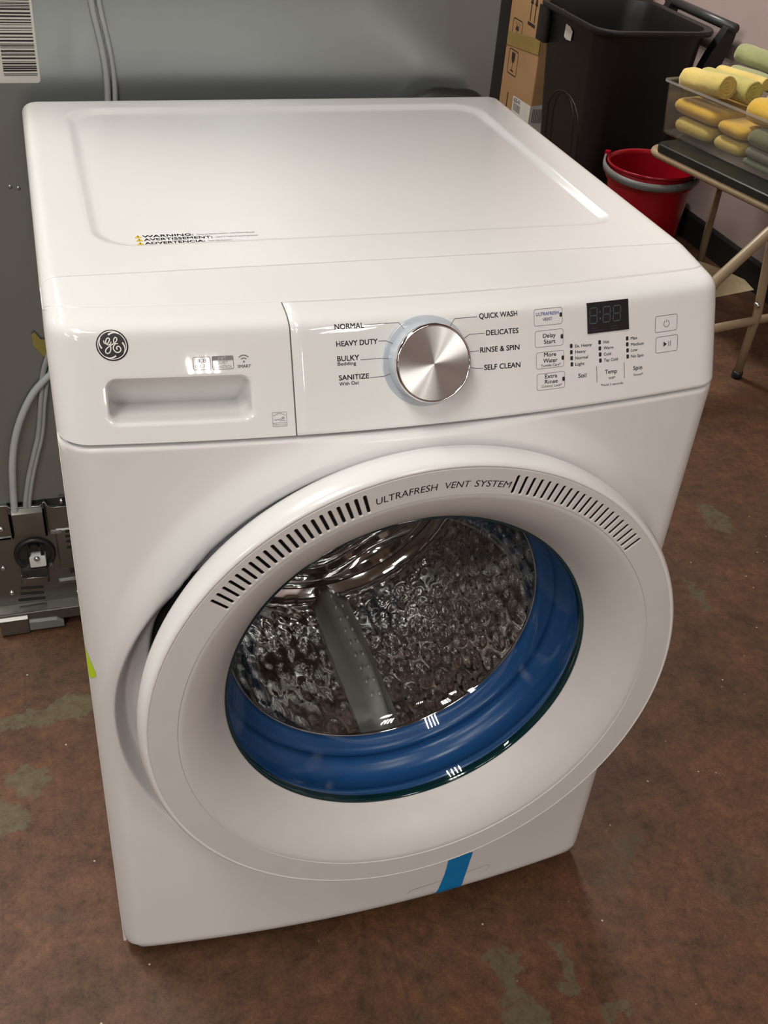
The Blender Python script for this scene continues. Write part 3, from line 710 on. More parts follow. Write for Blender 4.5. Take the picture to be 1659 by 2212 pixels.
for a0, a1 in ((la0, la1), (ra0, ra1)):          # rolled edges alongside the slots
    for rs in (((RI, .0012), (RI + .0004, 0.0)), ((RO - .0006, 0.0), (RO, .0012))):
        V = []; n = 48
        for j in range(n + 1): V += [polar(a0 + (a1 - a0) * j / n, *q) for q in rs]
        bm_.add(V, [(2 * j, 2 * j + 1, 2 * j + 3, 2 * j + 2) for j in range(n)])
bm_.build('door_band', M_band, door, mw=Matrix(), sharp=20)
# dark seams either side of the band
lathe('door_seam', [(RI - .004, .004), (RI + .003, .004)], M_seam, door, 96, mw=Matrix()); lathe('door_seam', [(RO - .003, .004), (RO + .003, .004)], M_seam, door, 96, mw=Matrix())
# curved lettering
def arc_text(s, a0, a1, r, cap):
    V, F, w = text_geo(s, 0.0, 0.0)
    sh = 0.16
    return obj('door_lettering', [polar(math.radians(a0 + (a1 - a0) * x) + sh * y * cap / r, r + y * cap, -.00025) for x, y in V], F, M_ink, door, smooth=False, recalc=False, mw=Matrix())
arc_text('ULTRAFRESH', -14.8, -2.4, .2832, .0072); arc_text('VENT', -.9, 4.4, .2832, .0072); arc_text('SYSTEM', 5.5, 13.3, .2832, .0072)
# glass bowl, two faces
GP = [(.2150, .0475), (.2125, .0500), (.2085, .0600), (.2020, .0800), (.1935, .1050), (.1840, .1270), (.1700, .1430), (.1450, .1530), (.1000, .1580), (.0500, .1600), (.0002, .1605)]
GP2 = [(r + .004 if r > .01 else r, d + .004) for r, d in GP]
glass = lathe('door_glass', GP + GP2[::-1], M_glass, door, 128, mw=Matrix(), label='clear glass bowl')
lathe('glass_edge', [(.2172, .0475), (.2164, .0458), (.2152, .0456), (.2138, .0470), (.2128, .0500), (.2124, .0545)], M_teal, door, 128, mw=Matrix(), label='dark teal edge of the glass')
MB().box(-.290, -.270, .057, .080, -.03, .03).build('door_latch', M_black, door, mw=Matrix())

# ---- blue gasket and steel drum
gsk = lathe('gasket', [(.262, .098), (.240, .085), (.230, .066), (.2235, .0585), (.2195, .0570), (.2168, .0595), (.2158, .0650), (.2175, .0700), (.2230, .0740), (.2262, .0820), (.2268, .0930), (.2240, .1010), (.2170, .1055), (.2118, .1100), (.2104, .1160), (.2125, .1205), (.2165, .1240), (.2160, .1295), (.2095, .1335), (.2020, .1365), (.1988, .1395), (.1990, .146)], M_gasket, washer, 128, mw=DMW, label='blue rubber door gasket')
def drum():
    n, k = 512, 96; R = .252; d0, d1 = .150, .505; V = []; F = []
    def disp(a, d):
        # staggered oval dimples between axial ribs
        u_ = a / (2 * math.pi) * 64; w_ = (d - d0) / .058
        row = math.floor(u_); x = u_ - row - .5; z = (w_ + (.5 if row % 2 else 0)); z = z - math.floor(z) - .5
        g = max(0, 1 - (x * x * 4.6 + z * z * 4.8)); return .0013 * g * g * (3 - 2 * g)
    for i in range(k + 1):
        d = d0 + (d1 - d0) * i / k; e = min(1, (d1 - d) / .03, (d - d0) / .02)
        for j in range(n):
            a = 2 * math.pi * j / n; r = R - disp(a, d) * max(0, e) - (.02 * (1 - min(1, (d1 - d) / .02)) ** 2)
            V.append((r * math.sin(a), d, r * math.cos(a)))
    for i in range(k):
        for j in range(n): F.append((i * n + j, i * n + (j + 1) % n, (i + 1) * n + (j + 1) % n, (i + 1) * n + j))
    # front ring and rear wall with pressed spokes
    b0 = len(V); rings = [(.2535, .149), (.246, .1455), (.225, .1445), (.205, .1438), (.1995, .1425), (.1985, .1415)]
    for r, d in rings:
        for j in range(n): a = 2 * math.pi * j / n; V.append((r * math.sin(a), d, r * math.cos(a)))
    for i in range(len(rings) - 1):
        for j in range(n): F.append((b0 + i * n + j, b0 + i * n + (j + 1) % n, b0 + (i + 1) * n + (j + 1) % n, b0 + (i + 1) * n + j))
    b0 = len(V); m_ = 40
    for i in range(m_ + 1):
        r = .233 * (1 - i / m_) + .001
        for j in range(n):
            a = 2 * math.pi * j / n
            sp = math.cos(a * 6) * .010 * sstep((r - .05) / .04) * sstep((.225 - r) / .03) + .016 * sstep((.06 - r) / .02) + .003 * math.cos(r * 420)
            V.append((r * math.sin(a), d1 - sp, r * math.cos(a)))
    for i in range(m_):
        for j in range(n): F.append((b0 + i * n + j, b0 + i * n + (j + 1) % n, b0 + (i + 1) * n + (j + 1) % n, b0 + (i + 1) * n + j))
    return obj('drum', V, F, M_drum, washer, mw=DMW, label='dimpled stainless steel drum', sharp=60)
drm = drum()
lathe('drum_lip', [(.2000, .1440), (.1975, .1425), (.1962, .1440), (.1965, .1470)], M_chrome, drm, 128, mw=Matrix(), label='bright rolled lip of the drum')
# rows of small drain holes, joined: far too many to pick apart
hb = MB()
for row in range(64):
    a = 2 * math.pi * (row + .0) / 64
    for q in range(11):
        d = .165 + .029 * q + (.0145 if row % 2 else 0)
        ca, sa = math.cos(a), math.sin(a); R = .2508
        pts = [(R * math.sin(a + .0021 / R * math.cos(t)), d + .0021 * math.sin(t), R * math.cos(a + .0021 / R * math.cos(t))) for t in [math.pi / 3 * k for k in range(6)]]
        hb.add(pts, [tuple(range(6))])
ho = hb.build('drain_holes', M_seam, drm, smooth=False, mw=Matrix()); ho['kind'] = 'stuff'
def baffle(a):
    Ls = []
    for i in range(15):
        t = i / 14; d = .175 + .315 * t; hgt = .052 * (math.sin(math.pi * (.08 + .84 * t)) ** .45); tw = .02 * math.sin(t * 5.0)
        hgt *= 1.0 - .25 * (1 - t)
        Ls.append([Vector(((wx + tw * hz * .3), d, -.2515 + hz * hgt)) for wx, hz in ((-.034, -.02), (-.024, .10), (-.014, .50), (-.009, .90), (-.003, 1.0), (.003, 1.0), (.009, .90), (.014, .50), (.024, .10), (.034, -.02))])
    mb = MB().loops(Ls, closed=False, cap0=True, cap1=True)
    for i in range(9):                          # row of moulded bumps on the crest
        c = Vector((0, .22 + .028 * i, -.2515 + .0505)); 
        for s in (-1, 1):
            ring = [[c + Vector((s * .0055 + .0022 * math.cos(t) * q, .004 * math.sin(t) * q, h - .003)) for t in [math.pi / 4 * k for k in range(8)]] for q, h in ((1, 0), (.7, .0022), (.1, .003))]
            mb.loops(ring, True, False, True)
    return mb.build('drum_baffle', M_baffle, drm, mw=Matrix.Rotation(-a, 4, 'Y'), label='grey plastic baffle')
for a in (5.5, 125.5, 245.5): baffle(math.radians(a))
# dark tub shell outside the drum keeps light from leaking in
lathe('tub_shell', [(.262, .100), (.285, .12), (.290, .16), (.290, .53), (.0005, .535)], M_darksteel, washer, 64, mw=DMW)

# ---- warning text on the top
def TOPF(x, y): return Vector((x, y, .99225))
for i, (wd, x0, x1, y, rest, rx1) in enumerate((('WARNING:', -.2460, -.1925, .2035, 'Cancer and Reproductive Harm - www.P65Warnings.ca.gov', -.1255), ('AVERTISSEMENT:', -.2455, -.1735, .1945, "Cancer et Troubles de l'appareil reproducteur", -.1235), ('ADVERTENCIA:', -.2455, -.1830, .1850, 'Cáncer y Daño Reproductivo', -.1535))):
    hgt = .0056
    text_on('warning_print', wd, (x0 - .0, y), (x1, y), hgt, M_ink, TOPF, top, .05)
    text_on('warning_print', rest, (x1 + .004, y + .0005), (rx1, y + .0005), .0034, M_midgrey, TOPF, top, 0.0)
    xa = x0 - .0085
    obj('warning_triangle', [TOPF(xa, y - .0004), TOPF(xa + .0078, y - .0004), TOPF(xa + .0039, y + .0068)], [(0, 1, 2)], M_yellow_ink, top, smooth=False, recalc=False)
    V, F = ribbon([(xa + .0039, y + .0012), (xa + .0039, y + .0045)], .0009, lambda p, q: Vector((p, q, .9926))); obj('warning_triangle', V, F, M_ink, top, smooth=False)

# ---- blue tape stuck over the access cover (its own object)
rows = [(.1122, .1502, .1245), (.1112, .1482, .105), (.1095, .1462, .085), (.1060, .1440, .065), (.1030, .1425, .050), (.1005, .1410, .0385)]
rows = [tuple(a[q] + (b[q] - a[q]) * k / 5 for q in range(3)) for a, b in zip(rows, rows[1:]) for k in range(5)] + [rows[-1]]
tp = [[Fp(xa + (xb - xa) * s, z, .0011 + .0003 * math.sin(s * 6)) for s in lin(0, 1, 10)] for xa, xb, z in rows]
V, F = loft(tp, False); V2 = [p + Vector((0, .0004, 0)) for p in V]; n = len(V)
tape = obj('masking_tape', V + V2, F + [tuple(i + n for i in reversed(f)) for f in F], M_tape, smooth=True, recalc=False)
tag(tape, 'strip of blue masking tape stuck low on the washing machine front', 'tape')

# ------------------------------------------------------------------ refrigerator seen from behind
M_fridge = noisy('grey coated steel', (0.31, 0.335, 0.33), (0.33, 0.355, 0.35), 1.5, 0.24, metal=0.7)
M_cover = noisy('dull steel cover', (0.21, 0.208, 0.19), (0.25, 0.245, 0.225), 10, 0.3, metal=0.85)
M_bright = noisy('bright cut steel', (0.55, 0.55, 0.53), (0.62, 0.62, 0.60), 30, 0.25, metal=1.0)
M_paper = noisy('white paper', (0.60, 0.58, 0.54), (0.64, 0.62, 0.57), 12, 0.6)
M_cable = noisy('pale grey cable', (0.33, 0.34, 0.34), (0.37, 0.38, 0.38), 30, 0.4)
fr = empty('refrigerator', (-0.065, 1.1, 0), 'grey back of a refrigerator with a barcode label, behind the washing machine', 'refrigerator')
FI = Matrix.Translation((0.065, -1.1, 0)); FY = .75
FL, FR_ = -.517, .366
MB().box(FL, FR_, FY, FY + .006, .284, 1.76).build('rear_panel', M_fridge, fr, mw=FI, smooth=False)
MB().box(FL, FR_ + .017, FY + .006, FY + .66, .03, 1.765).build('case', noisy('dark grey case', (0.05, 0.05, 0.05), (0.06, 0.06, 0.06), 3, 0.4), fr, mw=FI, smooth=False)
MB().box(FR_, FR_ + .017, FY - .002, FY + .006, .03, 1.765).build('edge_trim', M_black, fr, mw=FI, smooth=False)
for x in (-.45, .32):
    lathe('foot', [(0, 0), (.02, 0), (.02, .012), (.008, .014), (.008, .032), (0, .032)], M_black, fr, 16, mw=FI @ Matrix.Translation((x, FY + .55, 0)) @ Matrix.Rotation(math.pi / 2, 4, 'X'))
# small dents / rivets in the panel
for x, z in ((-.3862, .8555), (-.3747, .853)):
    lathe('rivet', [(0, -.0014), (.0022, -.0010), (.0032, 0)], M_fridge, fr, 14, mw=FI @ Matrix.Translation((x, FY, z)))
# barcode label
lb = MB().loops([[(x, FY - d, z) for x, z in rrect(-.435, -.3252, 1.0040, 1.30, .005, 4)] for d in (0, .0006)], True, False, True).build('barcode_label', M_paper, fr, mw=FI, smooth=False, label='white label with a tall black barcode')
random.seed(3)
z = 1.0140
while z < 1.285:
    h = random.choice((.0007, .0007, .0011, .0016, .0023)); left = -.3735 if z < 1.057 else -.428
    obj('barcode_bar', [(left, FY - .0009, z), (-.3285, FY - .0009, z), (-.3285, FY - .0009, z + h), (left, FY - .0009, z + h)], [(0, 1, 2, 3)], M_ink, lb, smooth=False, recalc=False)
    z += h + random.choice((.0008, .0012, .0018, .0026))
# hanging cords
for k, (off, r) in enumerate(((0.0, .0046), (.0105, .0038))):
    P = [(-.2472, 1.30), (-.2472, 1.1393), (-.2455, 1.1045), (-.2398, 1.0688), (-.2350, 1.0319), (-.2345, .9842), (-.243, .90), (-.27, .80), (-.32, .68), (-.352, .60), (-.3736, .5483), (-.3838, .4941), (-.3956, .428), (-.4092, .3831), (-.4231, .3371), (-.4346, .2867), (-.436, .262)]
    MB().tube(smooth_path([(x + off * (1 - .35 * (1 if z < .5 else 0)), FY - .006, z) for x, z in P], 5), r, 10).build('cord', M_cable, fr, mw=FI, label='thin grey cord hanging down the panel')
MB().tube(smooth_path([(-.30, FY - .009, .57), (-.34, FY - .009, .558), (-.378, FY - .009, .5273), (-.4015, FY - .009, .4983), (-.4228, FY - .009, .4563), (-.4376, FY - .009, .4125), (-.4473, FY - .009, .3616), (-.4541, FY - .009, .2895), (-.455, FY - .009, .265)], 8), .0062, 14).build('drain_tube', noisy('milky tube', (0.42, 0.44, 0.45), (0.47, 0.49, 0.50), 20, 0.3), fr, mw=FI, label='pale curved drain tube')
V, F = loft([[(x, FY - .004 - d, z) for x, z in ((-.3852, .6139), (-.3797, .6177), (-.3719, .6045), (-.345, .60), (-.345, .57), (-.3712, .5731), (-.3846, .5946))] for d in (0, .001)], True, False, True)
obj('tag', V, F, mat('yellow tag', (0.30, 0.24, 0.06), 0.5), fr, mw=FI, smooth=False, label='small yellow tag')
# machine compartment: pressed cover with pad, ribs, valve, screws and louvres
CY = FY - .008
prof_top = [(-.517, .2851), (-.4679, .2837), (-.4613, .2771), (-.412, .2756), (-.4034, .2842), (-.3983, .2723), (-.3855, .2690), (-.20, .2692)]
V, F = loft([[(x, y, z) for x, z in prof_top] + [(-.20, y, .05), (-.517, y, .05)] for y in (CY, FY)], True, True, True)
cover = obj('compartment_cover', V, F, M_cover, fr, mw=FI, smooth=False, label='pressed steel compartment cover')
MB().tube([(x, CY, z) for x, z in prof_top], .0012, 6).build('cover_edge', M_bright, cover, mw=Matrix())
def pad(name, x0, x1, z0, z1, h, m, sl=.004, par=None, r=.003):
    Ls = [[(x, CY - d, z) for x, z in rrect(x0 + i, x1 - i, z0 + i, z1 - i, max(.0005, r - i * .3), 3)] for i, d in ((0, 0), (sl, h), (sl + .001, h + .0003))]
    V, F = loft(Ls, True, False, True); return obj(name, V, F, m, par or cover, mw=Matrix() if (par or cover) is cover else FI, sharp=30)
pad('pressed_pad', -.468, -.402, .2165, .2745, .010, M_cover, .006)
pad('pressed_rib', -.4675, -.4615, .2180, .2765, .014, M_darksteel, .0015); pad('pressed_rib', -.4095, -.4035, .2155, .2820, .014, M_darksteel, .0015)
pad('pressed_ledge', -.517, -.4665, .2110, .2165, .004, M_galv, .0015); pad('pressed_ledge', -.4020, -.3780, .2140, .2190, .004, M_galv, .0015)
pad('pressed_field', -.3920, -.22, .1250, .2200, .003, M_cover, .003)
lathe('valve_collar', [(.0375, 0), (.0365, -.006), (.031, -.008), (.029, -.003), (.028, .0005), (.0002, .0005)], M_black, cover, 32, mw=Matrix.Translation((-.4325, CY - .0005, .170)))
pad('valve_clip', -.4480, -.4400, .1700, .1990, .012, M_black, .001); pad('valve_clip', -.4230, -.4150, .1700, .1970, .012, M_black, .001); pad('valve_clip', -.4390, -.4240, .1820, .1960, .010, M_black, .001)
pad('valve_connector', -.4440, -.4135, .1465, .1730, .014, mat('white connector', (0.75, 0.75, 0.72), 0.4), .0012)
pad('valve_bracket', -.4620, -.4130, .1240, .1465, .016, M_darksteel, .0015); pad('valve_bracket', -.4110, -.4020, .1390, .1500, .012, M_galv, .002)
pad('pressed_pad', -.4650, -.4130, .0980, .1230, .006, M_cover, .004)
MB().tube([(-.4629, CY - .016, .1262), (-.4161, CY - .016, .1238)], .0010, 6).build('cover_edge', M_bright, cover, mw=Matrix())
for x, z in ((-.4832, .2338), (-.492, .1441), (-.4845, .0828), (-.3733, .2814), (-.4300, .1690), (-.3650, .0640)):
    dd = -.016 if abs(x + .43) < .001 else 0.0
    lathe('screw', [(0, -.0042), (.0018, -.0040), (.0040, -.0030), (.0052, -.0008), (.0054, 0)], M_bright, cover, 16, mw=Matrix.Translation((x, CY + dd, z)))
def slot(x0, z0, x1, z1, h):
    Ls = [[(x, CY - d, z0 + (z1 - z0) * (x - x0) / (x1 - x0) + y) for x, y in rrect(x0, x1, -h / 2, h / 2, h * .49, 3)] for d in (0, .0006)]
    V, F = loft(Ls, True, False, True); obj('louvre', V, F, M_seam, cover, smooth=False, mw=Matrix())
for a in (((-.4687, .0909), (-.4259, .0873)), ((-.4704, .0778), (-.4263, .0738)), ((-.4758, .0623), (-.4255, .0600))): slot(*a[0], *a[1], .0062)
for x, z in ((-.368, .2147), (-.3692, .2031), (-.3688, .1912), (-.3684, .1778), (-.3686, .1184)):
    MB().box(x - .006, x + .012, CY - .0042, CY - .0034, z - .0028, z + .0028).build('louvre', M_seam, cover, smooth=False, mw=Matrix())
pad('pressed_ledge', -.399, -.30, .0930, .1022, .006, M_galv, .002)
# rail and skid at the floor
V, F = loft([[(x, y, z) for y, z in ((FY - .004, .052), (FY - .030, .0505), (FY - .032, .047), (FY - .032, .024), (FY - .028, .022), (FY - .004, .022))] for x in (-.514, -.36, .30)], True, True, True)
rail = obj('base_rail', V, F, M_cover, fr, mw=FI, smooth=False)
MB().tube([(-.514, FY - .0315, .0500), (.30, FY - .0315, .0500)], .0012, 6).build('rail_edge', M_bright, rail, mw=Matrix())
V, F = loft([[(x, y, z) for y, z in ((FY - .034, .044), (FY - .040, .040), (FY - .040, .006), (FY - .034, .002), (FY + .02, .002), (FY + .02, .044))] for x in (-.513, -.462)], True, True, True)
obj('skid_bracket', V, F, M_cover, fr, mw=FI, smooth=False)
V, F = loft([[(x, y, z) for y, z in ((FY - .034, t), (FY - .038, t - .004), (FY - .038, .009), (FY - .034, .004), (FY + .02, .004), (FY + .02, t))] for x, t in ((-.461, .032), (-.41, .030), (-.398, .020))], True, True, True)
obj('skid', V, F, noisy('grey plastic skid', (0.17, 0.17, 0.165), (0.20, 0.20, 0.195), 9, 0.4), fr, mw=FI, smooth=False)
MB().box(-.51, .35, FY + .01, FY + .60, .012, .03).build('undertray', M_black, fr, mw=FI, smooth=False)

# ------------------------------------------------------------------ cardboard carton
M_card = noisy('brown cardboard', (0.33, 0.19, 0.085), (0.37, 0.215, 0.10), 6, 0.8, bs=0.1)
ct = empty('cardboard_carton', (1.69, 3.27, 0), 'brown cardboard carton with handling symbols standing behind the black bin', 'carton')
CI = Matrix.Translation((-1.69, -3.27, 0))
body = MB().loops([[(x, y, z) for x, y in rrect(1.4855, 1.90, 2.934, 3.62, .005, 3)] for z in (0.0, 1.02)], True, True, True).build('box_body', M_card, ct, mw=CI, sharp=40)
def CF(u_, z, d=.0006): return Vector((1.4855 - d, 2.934 + 1.6 * u_, .563 + 1.6 * (z - .893)))
M_box_ink = mat('dark carton print', (0.022, 0.012, 0.008), 0.7)
def cmark(poly, w, closed=False, name='handling_symbol'):
    V, F = ribbon(poly, w, CF, closed); obj(name, V, F, M_box_ink, body, smooth=False)
def cpoly(poly, name='handling_symbol'):
    obj(name, [CF(*p) for p in poly], [tuple(range(len(poly)))], M_box_ink, body, smooth=False)
for u_ in (.073, .048):
    cmark([(u_, .918), (u_, .958)], .0045); cpoly([(u_ - .008, .955), (u_ + .008, .955), (u_, .985)])
cmark([(.0835, .9122), (.041, .9108)], .007)
for z0 in (.850, .781):
    cmark(rrect(.110, .1655, z0, z0 + .056, .006, 4), .0022, True)
cpoly([(.1375 + .010 * math.cos(t), .882 + .010 * math.sin(t)) for t in [math.pi * k / 10 for k in range(11)]]); cmark([(.1375, .882), (.1375, .862), (.142, .860)], .002)
for du, z in ((-.012, .898), (-.005, .901), (.003, .897), (.010, .900), (-.009, .893), (.006, .892)): cmark([(.1375 + du, z), (.1365 + du, z - .005)], .0018)
cpoly([(.128, .8315), (.149, .8315), (.1475, .815), (.1425, .8085), (.1345, .8085), (.1295, .815)]); cmark([(.1385, .809), (.1385, .790)], .002); cmark([(.129, .7895), (.148, .7895)], .003)
cmark([(.142, .738), (.142, .70)], .005)
V, F = loft([[CF(u_, zz, .0012) for zz in zs] for u_, zs in ((-.001, (.8585, .8928)), (.06, (.8525, .8855)), (.30, (.828, .858)))], False)
obj('packing_tape', V, F, noisy('yellowed clear tape', (0.24, 0.17, 0.045), (0.29, 0.20, 0.06), 14, 0.35), body, smooth=False, label='strip of yellowed packing tape')
pl = obj('shipping_label', [CF(.1065, .7390, .0009), CF(0, .7434, .0009), CF(0, .60, .0009), CF(.1065, .60, .0009), (1.58, 2.9328, .334), (1.58, 2.9328, .10), (1.4855, 2.9328, .3236), (1.4855, 2.9328, .10)], [(0, 1, 2, 3), (6, 4, 5, 7)], M_paper, body, smooth=False, label='white shipping label wrapped round the corner')
def lmark(poly, w):
    V, F = ribbon(poly, w, lambda a, b: CF(a, b, .0013)); obj('label_print', V, F, M_grey, pl, smooth=False)
random.seed(11)
u_ = .099
while u_ > .058:
    w = random.choice((.001, .0016, .0024)); lmark([(u_, .7255), (u_, .708)], w); u_ -= w + random.choice((.001, .0018))
text_on('label_print', '625-01', (-.100, .7280), (-.062, .7290), .0085, M_grey, lambda a, b: CF(-a, b, .0013), pl, .05)
for k in range(6): lmark([(.097 - .0055 * k, .702), (.097 - .0055 * k, .692)], .003)
for k in range(9):
    obj('label_print', [(1.495 + .007 * k, 2.932, .313), (1.499 + .007 * k, 2.932, .313), (1.499 + .007 * k, 2.932, .262), (1.495 + .007 * k, 2.932, .262)], [(0, 1, 2, 3)], M_grey, pl, smooth=False)

# ------------------------------------------------------------------ black wheeled bin
M_bin = noisy('black bin plastic', (0.006, 0.006, 0.0065), (0.008, 0.008, 0.0085), 30, 0.42, bs=0.08)
bn = empty('waste_bin', (1.6, 2.56, 0), 'large open black plastic waste bin standing by the mauve wall', 'bin')
BI = Matrix.Translation((-1.6, -2.56, 0))
def bl(i, z, r=.085): return [(x, y, z) for x, y in rrect(1.407 + i * .8, 1.822 - i, 2.325 + i, 2.83 - i, max(.02, r - i * .4), 8)]
RZ = .73
Lb = [bl(.075, 0.03), bl(.07, .045), bl(.035, .40), bl(.012, RZ - .05), bl(.008, RZ - .035), bl(.006, RZ - .02), bl(-.012, RZ - .018), bl(-.016, RZ - .010), bl(-.013, RZ - .001), bl(-.006, RZ + .001), bl(.010, RZ - .004), bl(.014, RZ - .02), bl(.02, RZ - .06), bl(.042, .40), bl(.078, .05)]
V, F = loft(Lb, True, True, True); bb_ = obj('bin_body', V, F, M_bin, bn, mw=BI, sharp=50)
# pressed arches on the left side and front
for (px_, py_, nx, ny) in ((1.398, 2.56, -1, 0),):
    for k, wdt in enumerate((.13, .085)):
        P = []
        for t in lin(0, 1, 24):
            if t < .3: yy, zz = -wdt, .10 + t / .3 * .28
            elif t > .7: yy, zz = wdt, .38 - (t - .7) / .3 * .28
            else: a = math.pi * (1 - (t - .3) / .4); yy, zz = wdt * math.cos(a), .38 + .10 * math.sin(a)
            inset = .07 + (.035 - .07) * (zz - .045) / .355 if zz < .40 else .035 - .023 * (zz - .40) / .28
            P.append((1.407 + inset * .8 + .0015, py_ + yy, zz))
        MB().tube(P, .0038, 8).build('pressed_arch', M_bin, bn, mw=BI)
# left lift lug, right handle on two brackets, wheels
V, F = loft([bl_ for bl_ in [[(x, y, z) for x, y in rrect(1.396, 1.42, 2.725, 2.80, .008, 3)] for z in (.60, .605, .70, .712)]], True, True, True); obj('lift_lug', V, F, M_bin, bn, mw=BI, sharp=40)
for y in (2.36, 2.74):
    V, F = loft([[(x, y + dy, z) for x, z in ((1.80, .60), (1.825, .66), (1.868, .735), (1.885, .752), (1.905, .740), (1.900, .70), (1.868, .60), (1.845, .52), (1.80, .50))] for dy in (-.018, .018)], True, True, True)
    obj('handle_bracket', V, F, M_bin, bn, mw=BI, smooth=False)
MB().tube([(1.886, 2.33, .738), (1.886, 2.77, .738)], .016, 14).build('handle', noisy('dark grey handle', (0.03, 0.03, 0.03), (0.036, 0.036, 0.036), 20, 0.35), bn, mw=BI)
for y in (2.40, 2.70):
    lathe('wheel', [(0, -.02), (.05, -.02), (.085, -.025), (.10, -.018), (.10, .018), (.085, .025), (.05, .02), (0, .02)], M_bin, bn, 28, mw=BI @ Matrix.Translation((1.80, y, .10)))
MB().box(1.40, 1.78, 2.36, 2.76, .0, .035).build('base_skid', M_bin, bn, mw=BI, smooth=False)
def bin_paper(name, pts, lab):
    V = [Vector(p) for p in pts]; n = len(V); nr = (V[1] - V[0]).cross(V[2] - V[0]).normalized() * .0012
    o = obj(name, V + [p + nr for p in V], [tuple(range(n)), tuple(range(2 * n - 1, n - 1, -1))] + [(i, (i + 1) % n, n + (i + 1) % n, n + i) for i in range(n)], M_paper, bn, smooth=False, mw=BI, label=lab)
bin_paper('paper_scrap', [(1.4125, 2.603, .690), (1.4125, 2.570, .687), (1.4125, 2.548, .676), (1.4140, 2.555, .646), (1.4140, 2.590, .643), (1.4125, 2.605, .650)], 'torn white sticker remnant')
bin_paper('paper_scrap', [(1.425, 2.70, .715), (1.425, 2.67, .722), (1.43, 2.645, .712), (1.43, 2.67, .700)], 'scrap of white paper inside')

# ------------------------------------------------------------------ red bucket
bk = empty('bucket', (1.513, 2.047, 0), 'red plastic bucket with grey carry handle in front of the black bin', 'bucket')
M_red = noisy('red plastic', (0.28, 0.003, 0.010), (0.31, 0.004, 0.013), 12, 0.25, spec=0.5)
def zl(prof_): return [(r, z) for r, z in prof_]
UP = Matrix.Rotation(math.pi / 2, 4, 'X')       # lathe axis Y -> up
o = lathe('bucket_body', [(.0005, .004), (.098, .004), (.103, .0), (.105, .006), (.132, .345), (.133, .350), (.141, .352), (.1425, .360), (.138, .372), (.1375, .392), (.1425, .395), (.1440, .400), (.1415, .4035), (.1350, .400), (.1330, .390), (.1290, .345), (.1010, .012), (.0005, .010)], M_red, bk, 64, mw=UP, sharp=60)
Ph = []
for t in lin(-100, 100, 40):
    a = math.radians(t - 122); Ph.append((.1490 * math.cos(a), .1490 * math.sin(a), .383 - .010 * math.cos(math.radians(t)) ** 2 + .014 * (abs(t) / 100) ** 6))
Ls = [[Vector((x * (1 + s1), y * (1 + s1), z + dz)) for s1, dz in ((0, -.012), (.035, -.011), (.045, 0), (.035, .011), (0, .012), (-.01, 0))] for x, y, z in Ph]
V, F = loft(Ls, True, True, True); obj('carry_handle', V, F, noisy('grey plastic', (0.14, 0.14, 0.135), (0.165, 0.165, 0.16), 20, 0.35), bk, label='grey carry handle')
for t in (-100, 100):
    a = math.radians(t - 122); MB().box(-.010, .010, -.006, .010, -.018, .018, Matrix.Translation((.147 * math.cos(a), .147 * math.sin(a), .395)) @ Matrix.Rotation(a - math.pi / 2, 4, 'Z')).build('handle_lug', M_red, bk, smooth=False)

# ------------------------------------------------------------------ folding table, tote and towels
M_beige = noisy('beige enamelled tube', (0.32, 0.235, 0.145), (0.36, 0.265, 0.165), 8, 0.38)
M_canvas = noisy('beige canvas', (0.30, 0.24, 0.14), (0.35, 0.28, 0.165), 60, 0.9, bs=0.3)
TD = Vector((.2, -.98, 0)).normalized(); TP = Vector((.98, .2, 0)).normalized()
TO = Vector((1.445, 1.985, 0))
tb = empty('folding_table', TO, 'low folding table with beige tubular frame and black top along the wall', 'table')
TI = Matrix.Translation(-TO)
def tw(s, p, z): return TO + TD * s + TP * p + Vector((0, 0, z))
LEN, WID = .66, .325
fp = [tw(s, p, .468) for s, p in rrect(0, LEN, 0, WID, .05, 6)]
MB().tube(fp, .0125, 12, closed=True).build('top_frame', M_beige, tb, mw=TI)
V, F = loft([[tw(s, p, z) for s, p in rrect(.035 - i, LEN + .01 + i, -.012 - i, WID + .0 + i, .03, 6)] for i, z in ((0, .481), (0, .5005), (-.003, .5035))], True, True, True); obj('table_top', V, F, noisy('black table top', (0.012, 0.013, 0.011), (0.018, 0.019, 0.016), 12, 0.35), tb, mw=TI, smooth=False)
LA0 = Vector((1.527, 1.385, 0)); Pn = TP
def pl_(p, z): return LA0 + Pn * p + Vector((0, 0, z))
MB().tube([pl_(0, .012), pl_(.008, .2), pl_(-.02, .3943), pl_(-.03, .458)], .0125, 12).build('leg', M_beige, tb, mw=TI)
lathe('leg_tip', [(.0002, 0), (.015, 0), (.0155, .012), (.0155, .02), (.0125, .022)], M_black, tb, 16, mw=TI @ Matrix.Translation(LA0) @ UP)
MB().tube([pl_(.285, .012), pl_(.285, .458)], .0125, 12).build('leg', M_beige, tb, mw=TI)
lathe('leg_tip', [(.0002, 0), (.015, 0), (.0155, .012), (.0155, .02), (.0125, .022)], M_black, tb, 16, mw=TI @ Matrix.Translation(pl_(.285, 0)) @ UP)
for p in (.31,):
    MB().tube([tw(.03, p + .004, .012), tw(.03, p + .004, .458)], .0125, 12).build('leg', M_beige, tb, mw=TI)
    lathe('leg_tip', [(.0002, 0), (.015, 0), (.0155, .012), (.0155, .02), (.0125, .022)], M_black, tb, 16, mw=TI @ Matrix.Translation(tw(.03, p + .004, 0)) @ UP)
MB().tube([pl_(-.46, .014), pl_(-.19, .3323), pl_(-.19 + .1435, .4448), pl_(-.02, .462)], .0150, 12).build('brace', M_beige, tb, mw=TI)
MB().tube([pl_(-.32, .186), pl_(.285, .175)], .0125, 12).build('crossbar', M_beige, tb, mw=TI)
